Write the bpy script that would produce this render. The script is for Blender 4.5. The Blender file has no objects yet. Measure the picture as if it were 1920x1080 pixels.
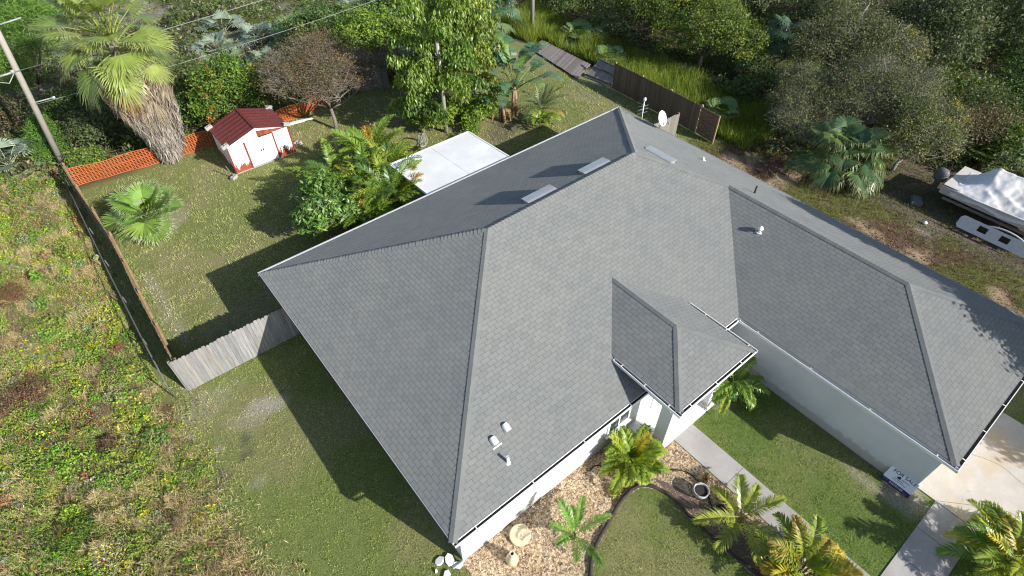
import bpy, math, random
import numpy as np
from mathutils import Vector, Matrix

# ------------------------------------------------------------------ camera, sky, sun, exposure
sc = bpy.context.scene
COL = sc.collection

def cam_axes(yaw, pitch, roll):
    d = np.array([math.sin(yaw) * math.cos(pitch), math.cos(yaw) * math.cos(pitch), -math.sin(pitch)])
    r = np.array([math.cos(yaw), -math.sin(yaw), 0.0])
    u = np.cross(r, d)
    return r * math.cos(roll) + u * math.sin(roll), -r * math.sin(roll) + u * math.cos(roll), d

R_, U_, D_ = cam_axes(0.670, 0.802, -0.015)
cam_data = bpy.data.cameras.new('camera')
cam = bpy.data.objects.new('camera', cam_data)
COL.objects.link(cam)
cam.matrix_world = Matrix((
    (R_[0], U_[0], -D_[0], -2.287),
    (R_[1], U_[1], -D_[1], -5.597),
    (R_[2], U_[2], -D_[2], 18.729),
    (0, 0, 0, 1)))
cam_data.sensor_width = 36.0
cam_data.lens = 1068.842 / 1920 * 36.0
cam_data.clip_end = 3000
sc.camera = cam

SUN = Vector((1.6, -4.65, 2.62)).normalized()
world = bpy.data.worlds.new('World')
sc.world = world
world.use_nodes = True
wn = world.node_tree
bg = wn.nodes['Background']
sky = wn.nodes.new('ShaderNodeTexSky')
sky.sky_type = 'NISHITA'
sky.sun_disc = False
sky.sun_elevation = math.asin(SUN.z)
sky.sun_rotation = math.atan2(SUN.x, SUN.y)
wn.links.new(sky.outputs[0], bg.inputs['Color'])
bg.inputs['Strength'].default_value = 0.093
sl = bpy.data.lights.new('sun', 'SUN')
sl.energy = 4.5
sl.angle = math.radians(0.5)
sl.color = (1.0, 0.965, 0.90)
so = bpy.data.objects.new('sun', sl)
COL.objects.link(so)
so.rotation_euler = SUN.to_track_quat('Z', 'Y').to_euler()
so.location = (10, -30, 40)
sc.view_settings.view_transform = 'Standard'
sc.view_settings.look = 'None'
sc.view_settings.exposure = 0.7
sc.view_settings.gamma = 1.0
sc.cycles.max_bounces = 6
sc.cycles.diffuse_bounces = 3
sc.cycles.transmission_bounces = 3
sc.cycles.transparent_max_bounces = 4
sc.cycles.use_denoising = True
sc.cycles.denoiser = 'OPENIMAGEDENOISE'
sc.cycles.denoising_input_passes = 'RGB_ALBEDO_NORMAL'
sc.cycles.denoising_prefilter = 'FAST'
sc.cycles.sample_clamp_indirect = 3.0
sc.cycles.filter_width = 1.15

rng = np.random.default_rng(7)
random.seed(7)

# ------------------------------------------------------------------ object helpers
def tag(o, label=None, cat=None, group=None, kind=None):
    if label: o['label'] = label
    if cat: o['category'] = cat
    if group: o['group'] = group
    if kind: o['kind'] = kind
    return o

def thing(name, label, cat, loc=(0, 0, 0), rz=0.0, group=None, parent=None):
    o = bpy.data.objects.new(name, None)
    o.empty_display_size = 0.3
    COL.objects.link(o)
    o.location = loc
    o.rotation_euler = (0, 0, rz)
    return tag(o, label, cat, group)

def copy_tree(o, parent=None):
    c = o.copy()
    COL.objects.link(c)
    c.parent = parent
    for ch in list(o.children):
        copy_tree(ch, c)
    return c

class MB:
    """collects polygons (any size) with a colour and material slot per face"""
    def __init__(self):
        self.v = []; self.n = 0; self.chunks = []   # chunks: (faces array (M,k), col (M,3), mat, smooth)
        self.uv = []
    def add(self, verts, faces, col=(0.5, 0.5, 0.5), mat=0, smooth=False, uv=None):
        verts = np.asarray(verts, float).reshape(-1, 3)
        faces = np.asarray(faces, int)
        if faces.ndim == 1: faces = faces[None]
        c = np.asarray(col, float)
        if c.ndim == 1: c = np.repeat(c[None], len(faces), 0)
        self.chunks.append((faces + self.n, c, mat, smooth, uv))
        self.v.append(verts); self.n += len(verts)
        return self
    def build(self, name, mats, parent=None, loc=None, rz=None):
        me = bpy.data.meshes.new(name)
        V = np.concatenate(self.v) if self.v else np.zeros((0, 3))
        idx = np.concatenate([c[0].ravel() for c in self.chunks])
        sizes = np.concatenate([np.full(len(c[0]), c[0].shape[1]) for c in self.chunks])
        cols = np.concatenate([c[1] for c in self.chunks])
        mi = np.concatenate([np.full(len(c[0]), c[2]) for c in self.chunks])
        sm = np.concatenate([np.full(len(c[0]), c[3]) for c in self.chunks])
        me.vertices.add(len(V)); me.vertices.foreach_set('co', V.ravel().astype(np.float32))
        me.loops.add(len(idx)); me.loops.foreach_set('vertex_index', idx.astype(np.int32))
        me.polygons.add(len(sizes))
        starts = np.concatenate([[0], np.cumsum(sizes)[:-1]])
        me.polygons.foreach_set('loop_start', starts.astype(np.int32))
        me.polygons.foreach_set('material_index', mi.astype(np.int32))
        me.polygons.foreach_set('use_smooth', sm.astype(bool))
        me.update(calc_edges=True)
        at = me.attributes.new('col', 'FLOAT_COLOR', 'FACE')
        at.data.foreach_set('color', np.concatenate([cols, np.ones((len(cols), 1))], 1).ravel().astype(np.float32))
        if any(c[4] is not None for c in self.chunks):
            ul = me.uv_layers.new(name='uv')
            uvs = np.concatenate([(np.asarray(c[4], float).reshape(-1, 2) if c[4] is not None else np.zeros((c[0].size, 2))) for c in self.chunks])
            ul.data.foreach_set('uv', uvs.ravel().astype(np.float32))
        if not isinstance(mats, (list, tuple)): mats = [mats]
        for m in mats: me.materials.append(m)
        o = bpy.data.objects.new(name, me)
        COL.objects.link(o)
        if parent is not None: o.parent = parent
        if loc is not None: o.location = loc
        if rz is not None: o.rotation_euler = (0, 0, rz)
        return o
    # ---- shapes
    def box(self, x0, y0, z0, x1, y1, z1, mat=0, col=(0.5, 0.5, 0.5), M=None):
        v = np.array([(x0, y0, z0), (x1, y0, z0), (x1, y1, z0), (x0, y1, z0), (x0, y0, z1), (x1, y0, z1), (x1, y1, z1), (x0, y1, z1)], float)
        if M is not None: v = v @ np.asarray(M)[:3, :3].T + np.asarray(M)[:3, 3]
        f = [(0, 3, 2, 1), (4, 5, 6, 7), (0, 1, 5, 4), (1, 2, 6, 5), (2, 3, 7, 6), (3, 0, 4, 7)]
        return self.add(v, f, col, mat)
    def bar(self, p, q, w, h, mat=0, col=(0.5, 0.5, 0.5), up=(0, 0, 1)):
        p = np.asarray(p, float); q = np.asarray(q, float)
        d = q - p; L = np.linalg.norm(d); d /= L
        s = np.cross(d, up); s /= np.linalg.norm(s); t = np.cross(s, d)
        v = []
        for e in (p, q):
            for a, b in ((-1, -1), (1, -1), (1, 1), (-1, 1)):
                v.append(e + s * a * w / 2 + t * b * h / 2)
        f = [(0, 1, 2, 3), (7, 6, 5, 4), (0, 4, 5, 1), (1, 5, 6, 2), (2, 6, 7, 3), (3, 7, 4, 0)]
        return self.add(v, f, col, mat)
    def tube(self, pts, radii, n=8, mat=0, col=(0.5, 0.5, 0.5), caps=True, smooth=True):
        pts = np.asarray(pts, float); k = len(pts)
        radii = np.broadcast_to(np.asarray(radii, float), (k,))
        T = np.gradient(pts, axis=0); T /= np.linalg.norm(T, axis=1, keepdims=True) + 1e-9
        ref = np.array([0, 0, 1.0]) if abs(T[0][2]) < 0.9 else np.array([1.0, 0, 0])
        a = np.cross(T, ref); a /= np.linalg.norm(a, axis=1, keepdims=True) + 1e-9
        b = np.cross(T, a)
        th = np.linspace(0, 2 * math.pi, n, endpoint=False)
        ring = pts[:, None] + radii[:, None, None] * (a[:, None] * np.cos(th)[None, :, None] + b[:, None] * np.sin(th)[None, :, None])
        i = np.arange(k - 1)[:, None] * n; j = np.arange(n)[None]
        f = np.stack([i + j, i + (j + 1) % n, i + n + (j + 1) % n, i + n + j], -1).reshape(-1, 4)
        base = self.n
        self.add(ring.reshape(-1, 3), f, col, mat, smooth)
        if caps and n >= 3:
            self.chunks.append((np.array([np.arange(n)[::-1] + base]), np.asarray([col], float), mat, False, None))
            self.chunks.append((np.array([np.arange(n) + base + (k - 1) * n]), np.asarray([col], float), mat, False, None))
        return self
    def lathe(self, prof, n=20, c=(0, 0, 0), mat=0, col=(0.5, 0.5, 0.5), smooth=True):
        prof = np.asarray(prof, float); k = len(prof)
        th = np.linspace(0, 2 * math.pi, n, endpoint=False)
        v = np.stack([prof[:, 0][:, None] * np.cos(th), prof[:, 0][:, None] * np.sin(th), np.repeat(prof[:, 1][:, None], n, 1)], -1) + np.asarray(c)
        i = np.arange(k - 1)[:, None] * n; j = np.arange(n)[None]
        f = np.stack([i + j, i + (j + 1) % n, i + n + (j + 1) % n, i + n + j], -1).reshape(-1, 4)
        return self.add(v.reshape(-1, 3), f, col, mat, smooth)
    def prism(self, poly, z0, z1, mat=0, col=(0.5, 0.5, 0.5)):
        poly = np.asarray(poly, float); n = len(poly)
        v = np.concatenate([np.c_[poly, np.full(n, z0)], np.c_[poly, np.full(n, z1)]])
        j = np.arange(n)
        base = self.n
        self.add(v, np.stack([j, (j + 1) % n, n + (j + 1) % n, n + j], -1), col, mat)
        self.chunks.append((np.array([np.arange(n) + n + base]), np.asarray([col], float), mat, False, None))
        self.chunks.append((np.array([np.arange(n)[::-1] + base]), np.asarray([col], float), mat, False, None))
        return self

# ------------------------------------------------------------------ numeric noise (for leaf and soil colours)
class VNoise:
    def __init__(self, seed, n=256):
        self.g = np.random.default_rng(seed).random((n, n)); self.n = n
    def __call__(self, x, y, s):
        x = np.asarray(x) / s; y = np.asarray(y) / s
        xi = np.floor(x).astype(int); yi = np.floor(y).astype(int)
        fx = x - xi; fy = y - yi
        fx = fx * fx * (3 - 2 * fx); fy = fy * fy * (3 - 2 * fy)
        g = self.g; n = self.n
        a = g[xi % n, yi % n]; b = g[(xi + 1) % n, yi % n]; c = g[xi % n, (yi + 1) % n]; d = g[(xi + 1) % n, (yi + 1) % n]
        return (a * (1 - fx) + b * fx) * (1 - fy) + (c * (1 - fx) + d * fx) * fy
    def fbm(self, x, y, s, o=4):
        r = 0; t = 0; a = 1.0
        for k in range(o):
            r = r + a * self(np.asarray(x) + 17.3 * k, np.asarray(y) - 9.1 * k, s / 2 ** k); t += a; a *= 0.55
        return r / t
N1, N2, N3, N4 = VNoise(1), VNoise(2), VNoise(3), VNoise(4)
def sstep(a, b, x):
    t = np.clip((x - a) / (b - a), 0, 1); return t * t * (3 - 2 * t)

# ------------------------------------------------------------------ materials
def new_mat(name):
    m = bpy.data.materials.new(name); m.use_nodes = True
    nt = m.node_tree; bs = nt.nodes['Principled BSDF']
    return m, nt, bs
def node(nt, t, **kw):
    n = nt.nodes.new(t)
    for k, v in kw.items(): setattr(n, k, v)
    return n
def ramp(nt, src, stops):
    r = node(nt, 'ShaderNodeValToRGB')
    el = r.color_ramp.elements
    while len(el) < len(stops): el.new(0.5)
    for e, (p, c) in zip(el, stops): e.position = p; e.color = (*c, 1)
    nt.links.new(src, r.inputs[0]); return r.outputs[0]
def noise(nt, vec, scale, detail=5, rough=0.55):
    n = node(nt, 'ShaderNodeTexNoise'); n.inputs['Scale'].default_value = scale
    n.inputs['Detail'].default_value = detail; n.inputs['Roughness'].default_value = rough
    nt.links.new(vec, n.inputs['Vector']); return n.outputs['Fac']
def mixc(nt, fac, a, b, mode='MIX'):
    m = node(nt, 'ShaderNodeMix', data_type='RGBA', blend_type=mode)
    for i, v in ((0, fac), (6, a), (7, b)):
        if hasattr(v, 'links'): nt.links.new(v, m.inputs[i])
        else: m.inputs[i].default_value = (*v, 1) if isinstance(v, tuple) else v
    return m.outputs[2]
def bump(nt, bs, src, strength, dist):
    b = node(nt, 'ShaderNodeBump'); b.inputs['Strength'].default_value = strength; b.inputs['Distance'].default_value = dist
    nt.links.new(src, b.inputs['Height']); nt.links.new(b.outputs[0], bs.inputs['Normal'])
def coords(nt, kind='Object'):
    return node(nt, 'ShaderNodeTexCoord').outputs[kind]

def mat_plain(name, c, rough=0.6, var=0.12, scale=6.0, metal=0.0, bmp=0.0, spec=0.4, c2=None):
    m, nt, bs = new_mat(name)
    v = coords(nt)
    f = noise(nt, v, scale, 6)
    lo = tuple(x * (1 - var) for x in c); hi = tuple(min(1, x * (1 + var)) for x in c)
    if c2: lo = c2
    col = ramp(nt, f, [(0.3, lo), (0.7, hi)])
    nt.links.new(col, bs.inputs['Base Color'])
    bs.inputs['Roughness'].default_value = rough; bs.inputs['Metallic'].default_value = metal
    bs.inputs['Specular IOR Level'].default_value = spec
    if bmp: bump(nt, bs, noise(nt, v, scale * 6, 4), bmp, 0.02)
    return m

def mat_leaf(name, trans=0.3, rough=0.5, spec=0.3, gain=1.0):
    m, nt, bs = new_mat(name)
    a = node(nt, 'ShaderNodeAttribute', attribute_name='col')
    gn = node(nt, 'ShaderNodeHueSaturation'); gn.inputs['Value'].default_value = gain; nt.links.new(a.outputs['Color'], gn.inputs['Color'])
    a = gn
    nt.links.new(a.outputs['Color'], bs.inputs['Base Color'])
    bs.inputs['Roughness'].default_value = rough; bs.inputs['Specular IOR Level'].default_value = spec
    if trans:
        t = node(nt, 'ShaderNodeBsdfTranslucent')
        hs = node(nt, 'ShaderNodeHueSaturation'); hs.inputs['Saturation'].default_value = 1.15; hs.inputs['Value'].default_value = 1.2
        nt.links.new(a.outputs['Color'], hs.inputs['Color']); nt.links.new(hs.outputs[0], t.inputs['Color'])
        mx = node(nt, 'ShaderNodeMixShader'); mx.inputs[0].default_value = trans
        nt.links.new(bs.outputs[0], mx.inputs[1]); nt.links.new(t.outputs[0], mx.inputs[2])
        nt.links.new(mx.outputs[0], nt.nodes['Material Output'].inputs['Surface'])
    return m

def mat_shingle(name, brick=True):
    m, nt, bs = new_mat(name)
    obj = coords(nt)
    big = noise(nt, obj, 0.55, 4)
    fine = noise(nt, obj, 38.0, 3, 0.7)
    mid = noise(nt, obj, 2.6, 5, 0.6)
    c1, c2, gap_shade = (0.221, 0.228, 0.218), (0.202, 0.209, 0.201), (0.056, 0.058, 0.062)
    if brick:
        uv = coords(nt, 'UV')
        def mth(op, a, b=None, c=None):
            n_ = node(nt, 'ShaderNodeMath', operation=op)
            for q, v_ in enumerate((a, b, c)):
                if v_ is None: continue
                if hasattr(v_, 'links'): nt.links.new(v_, n_.inputs[q])
                else: n_.inputs[q].default_value = v_
            return n_.outputs[0]
        sep = node(nt, 'ShaderNodeSeparateXYZ'); nt.links.new(uv, sep.inputs[0])
        row = mth('DIVIDE', sep.outputs[1], 0.152); ri = mth('FLOOR', row); rfr = mth('FRACT', row)
        u_ = mth('MULTIPLY_ADD', mth('MODULO', ri, 2.0), 0.5, mth('DIVIDE', sep.outputs[0], 0.318)); u_ = mth('ADD', u_, mth('MULTIPLY', mth('SINE', mth('MULTIPLY', ri, 12.9)), 0.045))
        ti = mth('FLOOR', u_); tf = mth('FRACT', u_)
        slot = mth('LESS_THAN', tf, 0.042)
        lip = mth('LESS_THAN', rfr, 0.10)
        cv = node(nt, 'ShaderNodeCombineXYZ'); nt.links.new(ri, cv.inputs[0]); nt.links.new(ti, cv.inputs[1])
        wn_ = node(nt, 'ShaderNodeTexWhiteNoise'); nt.links.new(cv.outputs[0], wn_.inputs[0])
        tab = ramp(nt, wn_.outputs[0], [(0.0, c2), (0.5, c1), (1.0, tuple(x * 1.02 for x in c1))])
        base = mixc(nt, mth('MULTIPLY', lip, 0.52), tab, gap_shade)  # lower edge of each course darkened, its butt shadow painted into the colour
        base = mixc(nt, mth('MULTIPLY', slot, 0.8), base, gap_shade)
        hgt = mth('SUBTRACT', mth('MULTIPLY_ADD', rfr, -0.7, 1.0), mth('MULTIPLY', slot, 0.7))
        hgt = mth('MULTIPLY_ADD', fine, 0.22, hgt)
        bump(nt, bs, hgt, 0.6, 0.017)
    else:
        base = ramp(nt, mid, [(0.3, c2), (0.7, c1)])
        bump(nt, bs, fine, 0.4, 0.006)
    w = ramp(nt, big, [(0.32, (0.93, 0.95, 0.975)), (0.68, (1.06, 1.05, 1.03))])
    col = mixc(nt, 1.0, base, w, 'MULTIPLY')
    g = ramp(nt, fine, [(0.3, (0.86, 0.86, 0.87)), (0.7, (1.12, 1.12, 1.12))])
    col = mixc(nt, 1.0, col, g, 'MULTIPLY')
    st = ramp(nt, mid, [(0.4, (0.95, 0.95, 0.96)), (0.75, (1.05, 1.05, 1.04))])
    col = mixc(nt, 1.0, col, st, 'MULTIPLY')
    nt.links.new(col, bs.inputs['Base Color'])
    bs.inputs['Roughness'].default_value = 0.8; bs.inputs['Specular IOR Level'].default_value = 0.4; bs.inputs['Diffuse Roughness'].default_value = 0.6
    return m

def mat_attr_ground(name):
    m, nt, bs = new_mat(name)
    a = node(nt, 'ShaderNodeAttribute', attribute_name='soil')
    obj = coords(nt)
    f1 = noise(nt, obj, 16.0, 6, 0.75); f2 = noise(nt, obj, 3.0, 5, 0.6)
    col = mixc(nt, 1.0, a.outputs['Color'], ramp(nt, f1, [(0.3, (0.42, 0.46, 0.38)), (0.5, (1, 1, 1)), (0.72, (1.55, 1.48, 1.3))]), 'MULTIPLY')
    col = mixc(nt, 1.0, col, ramp(nt, f2, [(0.3, (0.85, 0.9, 0.85)), (0.7, (1.13, 1.08, 1.05))]), 'MULTIPLY')
    nt.links.new(col, bs.inputs['Base Color'])
    bs.inputs['Roughness'].default_value = 0.95; bs.inputs['Specular IOR Level'].default_value = 0.1
    bump(nt, bs, f1, 0.7, 0.05)
    return m

def mat_concrete(name, c, stain=(0.52, 0.40, 0.24), stain_amt=0.0):
    m, nt, bs = new_mat(name)
    obj = coords(nt)
    f1 = noise(nt, obj, 1.3, 7, 0.65); f2 = noise(nt, obj, 22, 4, 0.7)
    col = ramp(nt, f1, [(0.3, tuple(x * 0.86 for x in c)), (0.7, tuple(x * 1.08 for x in c))])
    col = mixc(nt, 1.0, col, ramp(nt, f2, [(0.3, (0.94, 0.94, 0.95)), (0.7, (1.04, 1.04, 1.03))]), 'MULTIPLY')
    if stain_amt:
        f3 = noise(nt, obj, 0.55, 3, 0.5)
        k = ramp(nt, f3, [(0.48, (0, 0, 0)), (0.66, (stain_amt,) * 3)])
        col = mixc(nt, k, col, stain)
        f4 = noise(nt, obj, 4.5, 2, 0.5)
        k2 = ramp(nt, f4, [(0.70, (0, 0, 0)), (0.76, (0.45,) * 3)])
        col = mixc(nt, k2, col, (0.22, 0.22, 0.25))
    nt.links.new(col, bs.inputs['Base Color'])
    bs.inputs['Roughness'].default_value = 0.85
    bump(nt, bs, f2, 0.06, 0.01)
    return m

def mat_wood(name, c1, c2, axis=2, rough=0.85, scale=3.0):
    m, nt, bs = new_mat(name)
    mp = node(nt, 'ShaderNodeMapping')
    s = [9.0 * scale] * 3; s[axis] = 0.5 * scale
    mp.inputs['Scale'].default_value = s
    nt.links.new(coords(nt), mp.inputs[0])
    f = noise(nt, mp.outputs[0], 1.0, 6, 0.65)
    a = node(nt, 'ShaderNodeAttribute', attribute_name='col')
    col = ramp(nt, f, [(0.3, c1), (0.7, c2)])
    tw = mixc(nt, 1.0, col, a.outputs['Color'], 'MULTIPLY')
    nt.links.new(tw, bs.inputs['Base Color'])
    bs.inputs['Roughness'].default_value = rough
    bump(nt, bs, f, 0.4, 0.01)
    return m

def mat_gravel(name):
    m, nt, bs = new_mat(name)
    obj = coords(nt)
    v = node(nt, 'ShaderNodeTexVoronoi'); v.inputs['Scale'].default_value = 17.0
    nt.links.new(obj, v.inputs['Vector'])
    hs = node(nt, 'ShaderNodeSeparateColor'); nt.links.new(v.outputs['Color'], hs.inputs[0])
    col = ramp(nt, hs.outputs[0], [(0.0, (0.10, 0.06, 0.038)), (0.3, (0.28, 0.19, 0.105)), (0.6, (0.46, 0.345, 0.205)), (1.0, (0.66, 0.57, 0.42))])
    f2 = noise(nt, obj, 1.2, 4)
    col = mixc(nt, 1.0, col, ramp(nt, f2, [(0.35, (0.75, 0.7, 0.66)), (0.65, (1.1, 1.05, 1.0))]), 'MULTIPLY')
    nt.links.new(col, bs.inputs['Base Color'])
    bs.inputs['Roughness'].default_value = 0.8
    bump(nt, bs, v.outputs['Distance'], -0.8, 0.04)
    return m

M_shingle = mat_shingle('roof_shingle'); M_cap = mat_shingle('ridge_shingle', False)
M_white = mat_plain('white_paint', (0.80, 0.80, 0.79), 0.45, 0.03)
def mat_stucco():
    m, nt, bs = new_mat('white_stucco')
    obj = coords(nt); f = noise(nt, obj, 0.9, 6, .6); fine = noise(nt, obj, 30, 3, .6)
    col = ramp(nt, f, [(0.3, (0.58, 0.595, 0.615)), (0.7, (0.66, 0.67, 0.69))])
    col = mixc(nt, 1.0, col, ramp(nt, fine, [(0.3, (0.985,) * 3), (0.7, (1.015,) * 3)]), 'MULTIPLY')
    sep = node(nt, 'ShaderNodeSeparateXYZ'); nt.links.new(obj, sep.inputs[0])
    ad = node(nt, 'ShaderNodeMath', operation='MULTIPLY_ADD'); nt.links.new(noise(nt, obj, 2.2, 5, .7), ad.inputs[0]); ad.inputs[1].default_value = -0.7; nt.links.new(sep.outputs[2], ad.inputs[2])
    k = ramp(nt, ad.outputs[0], [(0.0, (.55,) * 3), (0.12, (0, 0, 0))])
    col = mixc(nt, k, col, (0.34, 0.30, 0.25))
    nt.links.new(col, bs.inputs['Base Color']); bs.inputs['Roughness'].default_value = .9
    return m
M_stucco = mat_stucco()
M_soffit = mat_plain('soffit', (0.34, 0.35, 0.37), 0.7, 0.03)
M_dirt_in = mat_plain('gutter_dirt', (0.03, 0.027, 0.024), 0.95, 0.4, 12)
M_glass, _nt, _b = new_mat('window_glass'); _b.inputs['Base Color'].default_value = (0.03, 0.04, 0.05, 1); _b.inputs['Roughness'].default_value = 0.08
M_leaf = mat_leaf('leaf', 0.3, gain=1.2); M_grass = mat_leaf('grass_blade', 0.3, 0.6, 0.2, 1.75); M_palm = mat_leaf('palm_leaf', 0.28, 0.36, 0.5, 1.38); M_dry = mat_leaf('dry_leaf', 0.12, 0.8, 0.1)
M_bark = mat_plain('bark', (0.20, 0.17, 0.14), 0.9, 0.35, 9, bmp=0.8)
M_barkgrey = mat_plain('pale_bark', (0.34, 0.32, 0.29), 0.9, 0.3, 9, bmp=0.6)
M_ground = mat_attr_ground('ground_soil')
M_gravel = mat_gravel('tan_gravel')
M_walk = mat_concrete('walk_concrete', (0.40, 0.38, 0.365), (0.25, 0.22, 0.19), stain_amt=0.35); M_drive = mat_concrete('drive_concrete', (0.53, 0.485, 0.43), (0.50, 0.37, 0.20), stain_amt=0.7)
M_fgrey = mat_wood('weathered_boards', (0.17, 0.165, 0.16), (0.34, 0.33, 0.32))
M_fbrown = mat_wood('brown_boards', (0.10, 0.07, 0.05), (0.21, 0.15, 0.105))
M_rail = mat_wood('fence_rail', (0.15, 0.10, 0.055), (0.34, 0.235, 0.12), axis=1, scale=.5)
M_post = mat_wood('post_wood', (0.27, 0.25, 0.22), (0.40, 0.37, 0.33))
M_metal = mat_plain('galvanised', (0.33, 0.34, 0.34), 0.55, 0.1, metal=0.2)
M_black = mat_plain('black_plastic', (0.02, 0.02, 0.02), 0.6)
M_cinder = mat_plain('cinder_block', (0.36, 0.34, 0.32), 0.95, 0.2, 14, bmp=0.5)
M_edge = mat_plain('edging', (0.05, 0.04, 0.034), 0.9, 0.35, 8, bmp=0.6)

# ------------------------------------------------------------------ ground: one sheet to the horizon, soil and turf colours per vertex
def axis(lo, hi, step, far):
    a = np.arange(lo, hi + step, step)
    e = np.array([8, 25, 70, 200, 600.0])
    return np.concatenate([lo - e[::-1], a, hi + e])
gx = axis(-16, 76, 0.3, 600); gy = axis(-14, 80, 0.3, 600)
GX, GY = np.meshgrid(gx, gy, indexing='ij')
def blob(x, y, cx, cy, rx, ry, rot=0.0):
    c, s = math.cos(rot), math.sin(rot)
    dx = x - cx; dy = y - cy
    u = (dx * c + dy * s) / rx; v = (-dx * s + dy * c) / ry
    d = np.sqrt(u * u + v * v) + (N3.fbm(x, y, 1.1, 3) - 0.5) * 0.9
    return 1 - sstep(0.55, 1.15, d)
def lawn_colour(x, y):
    green = np.array((0.160, 0.192, 0.062)); lush = np.array((0.105, 0.168, 0.040)); thatch = np.array((0.25, 0.225, 0.125)); sand = np.array((0.33, 0.30, 0.255)); soil = np.array((0.13, 0.115, 0.095))
    c = np.ones(x.shape + (3,)) * green
    def mix(c, k, w): return c * (1 - w[..., None]) + k * w[..., None]
    k = N1.fbm(x, y, 2.4, 4)
    back = sstep(10, 14, y)
    c = mix(c, thatch, np.clip(sstep(0.46, 0.68, k) * 0.55 + back * 0.25, 0, 0.8))
    fr = sstep(9.4, 9.8, x) * (1 - sstep(0.0, 0.6, y))
    c = mix(c, lush, fr * 0.75 * sstep(0.25, 0.6, N2.fbm(x, y, 1.5, 3)))
    c = mix(c, thatch, fr * 0.35 * blob(x, y, 12.6, -4.3, 1.6, 2.0))
    for (cx, cy, rx, ry, a, kk) in ((-2.25, 9.75, 0.95, 0.42, -0.5, 0.85), (-2.9, 9.6, 0.9, 0.5, -0.4, 0.45), (-4.65, 7.7, 0.42, 0.2, 0.5, 0.75), (-3.8, 11.3, 1.4, 0.8, 0.2, 0.35),
                                (-4.3, 9.0, 0.2, 0.25, 0, 0.6), (-3.6, 6.9, 0.35, 0.22, 0.2, 0.55), (-5.0, 10.6, 0.25, 1.2, 0.05, 0.4),
                                (-2.3, 23.6, 1.5, 0.9, 0.2, 0.55), (-3.7, 17.5, 0.35, 3.5, 0.03, 0.5), (17.6, 19.6, 1.8, 1.0, 0.3, 0.75), (13.0, -7.4, 0.7, 0.7, 0, 0.8), (12.5, -6.6, 0.25, 1.2, 0, 0.6), (11.4, -1.2, 0.8, 0.5, 0, 0.5)):
        c = mix(c, sand if kk != 0.75 else soil, blob(x, y, cx, cy, rx, ry, a) * kk)
    for (cx, cy, r) in ((-3.35, 8.9, 0.2), (-3.55, 8.3, 0.24), (-4.55, 8.2, 0.2)):
        c = mix(c, np.array((0.09, 0.085, 0.08)), blob(x, y, cx, cy, r, r) * 0.7)
    c = mix(c, sand * 0.8, sstep(22.5, 26.5, x) * sstep(15, 19, y) * 0.45 * sstep(0.4, 0.6, N2.fbm(x, y, 1.2)))
    return c
def soil_colour(x, y):
    c = lawn_colour(x, y)
    def mix(c, k, w): return c * (1 - w[..., None]) + np.asarray(k) * w[..., None]
    e = (N2.fbm(x, y, 1.3, 3) - 0.5) * 1.2
    wild = np.clip(sstep(-5.0, -5.5, x + e * 0.5), 0, 1)
    field = np.ones(x.shape + (3,)) * np.array((0.15, 0.125, 0.06))
    field = mix(field, (0.10, 0.125, 0.035), sstep(0.45, 0.6, N1.fbm(x, y, 1.7, 3)))
    field = mix(field, (0.24, 0.19, 0.11), sstep(0.55, 0.7, N3.fbm(x, y, 1.4, 3)))
    field = mix(field, (0.12, 0.06, 0.04), sstep(0.62, 0.7, N4.fbm(x, y, 1.9, 3)))
    c = c * (1 - wild[..., None]) + field * wild[..., None]
    forest = np.maximum(sstep(29.3, 30.3, y + e * 0.4), sstep(26.6, 27.4, x + e * 0.3))
    litter = np.ones(x.shape + (3,)) * np.array((0.095, 0.075, 0.05))
    litter = mix(litter, (0.26, 0.235, 0.20), sstep(0.5, 0.66, N1.fbm(x, y, 5.0, 4)) * sstep(32, 37, y) * 0.9)
    litter = mix(litter, (0.10, 0.12, 0.035), sstep(0.5, 0.62, N2.fbm(x, y, 4.0, 3)))
    c = c * (1 - forest[..., None]) + litter * forest[..., None]
    # side yard and boat pad on the far side of the house
    side = sstep(20.6, 21.2, x) * (1 - sstep(10.0, 12.0, y + e))
    dirt = np.ones(x.shape + (3,)) * np.array((0.115, 0.075, 0.052))
    dirt = mix(dirt, (0.36, 0.28, 0.19), sstep(0.52, 0.66, N4.fbm(x, y, 1.1, 4)) * 0.9)
    dirt = mix(dirt, (0.13, 0.135, 0.045), sstep(0.52, 0.62, N1.fbm(x, y, 2.1, 3)) * sstep(23.8, 24.8, x) * 0.8)
    dirt = mix(dirt, (0.135, 0.115, 0.10), sstep(27.0, 28.2, x + e) * (1 - sstep(1.5, 3.5, y + e)) * 0.85)
    dirt = mix(dirt, (0.24, 0.22, 0.20), blob(x, y, 27.6, -1.6, .9, .5) * .6)
    c = c * (1 - side[..., None]) + dirt * side[..., None]
    return np.clip(c, 0, 1)
nx, ny = GX.shape
gi = (np.arange(nx - 1)[:, None] * ny + np.arange(ny - 1)[None]).ravel()
gm = MB(); gm.add(np.stack([GX, GY, np.zeros_like(GX)], -1).reshape(-1, 3), np.stack([gi, gi + ny, gi + ny + 1, gi + 1], -1))
ground = gm.build('ground', M_ground)
tag(ground, kind='structure')
sa = ground.data.attributes.new('soil', 'FLOAT_COLOR', 'POINT')
sa.data.foreach_set('color', np.concatenate([soil_colour(GX, GY).reshape(-1, 3), np.ones((nx * ny, 1))], 1).ravel().astype(np.float32))

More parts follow.
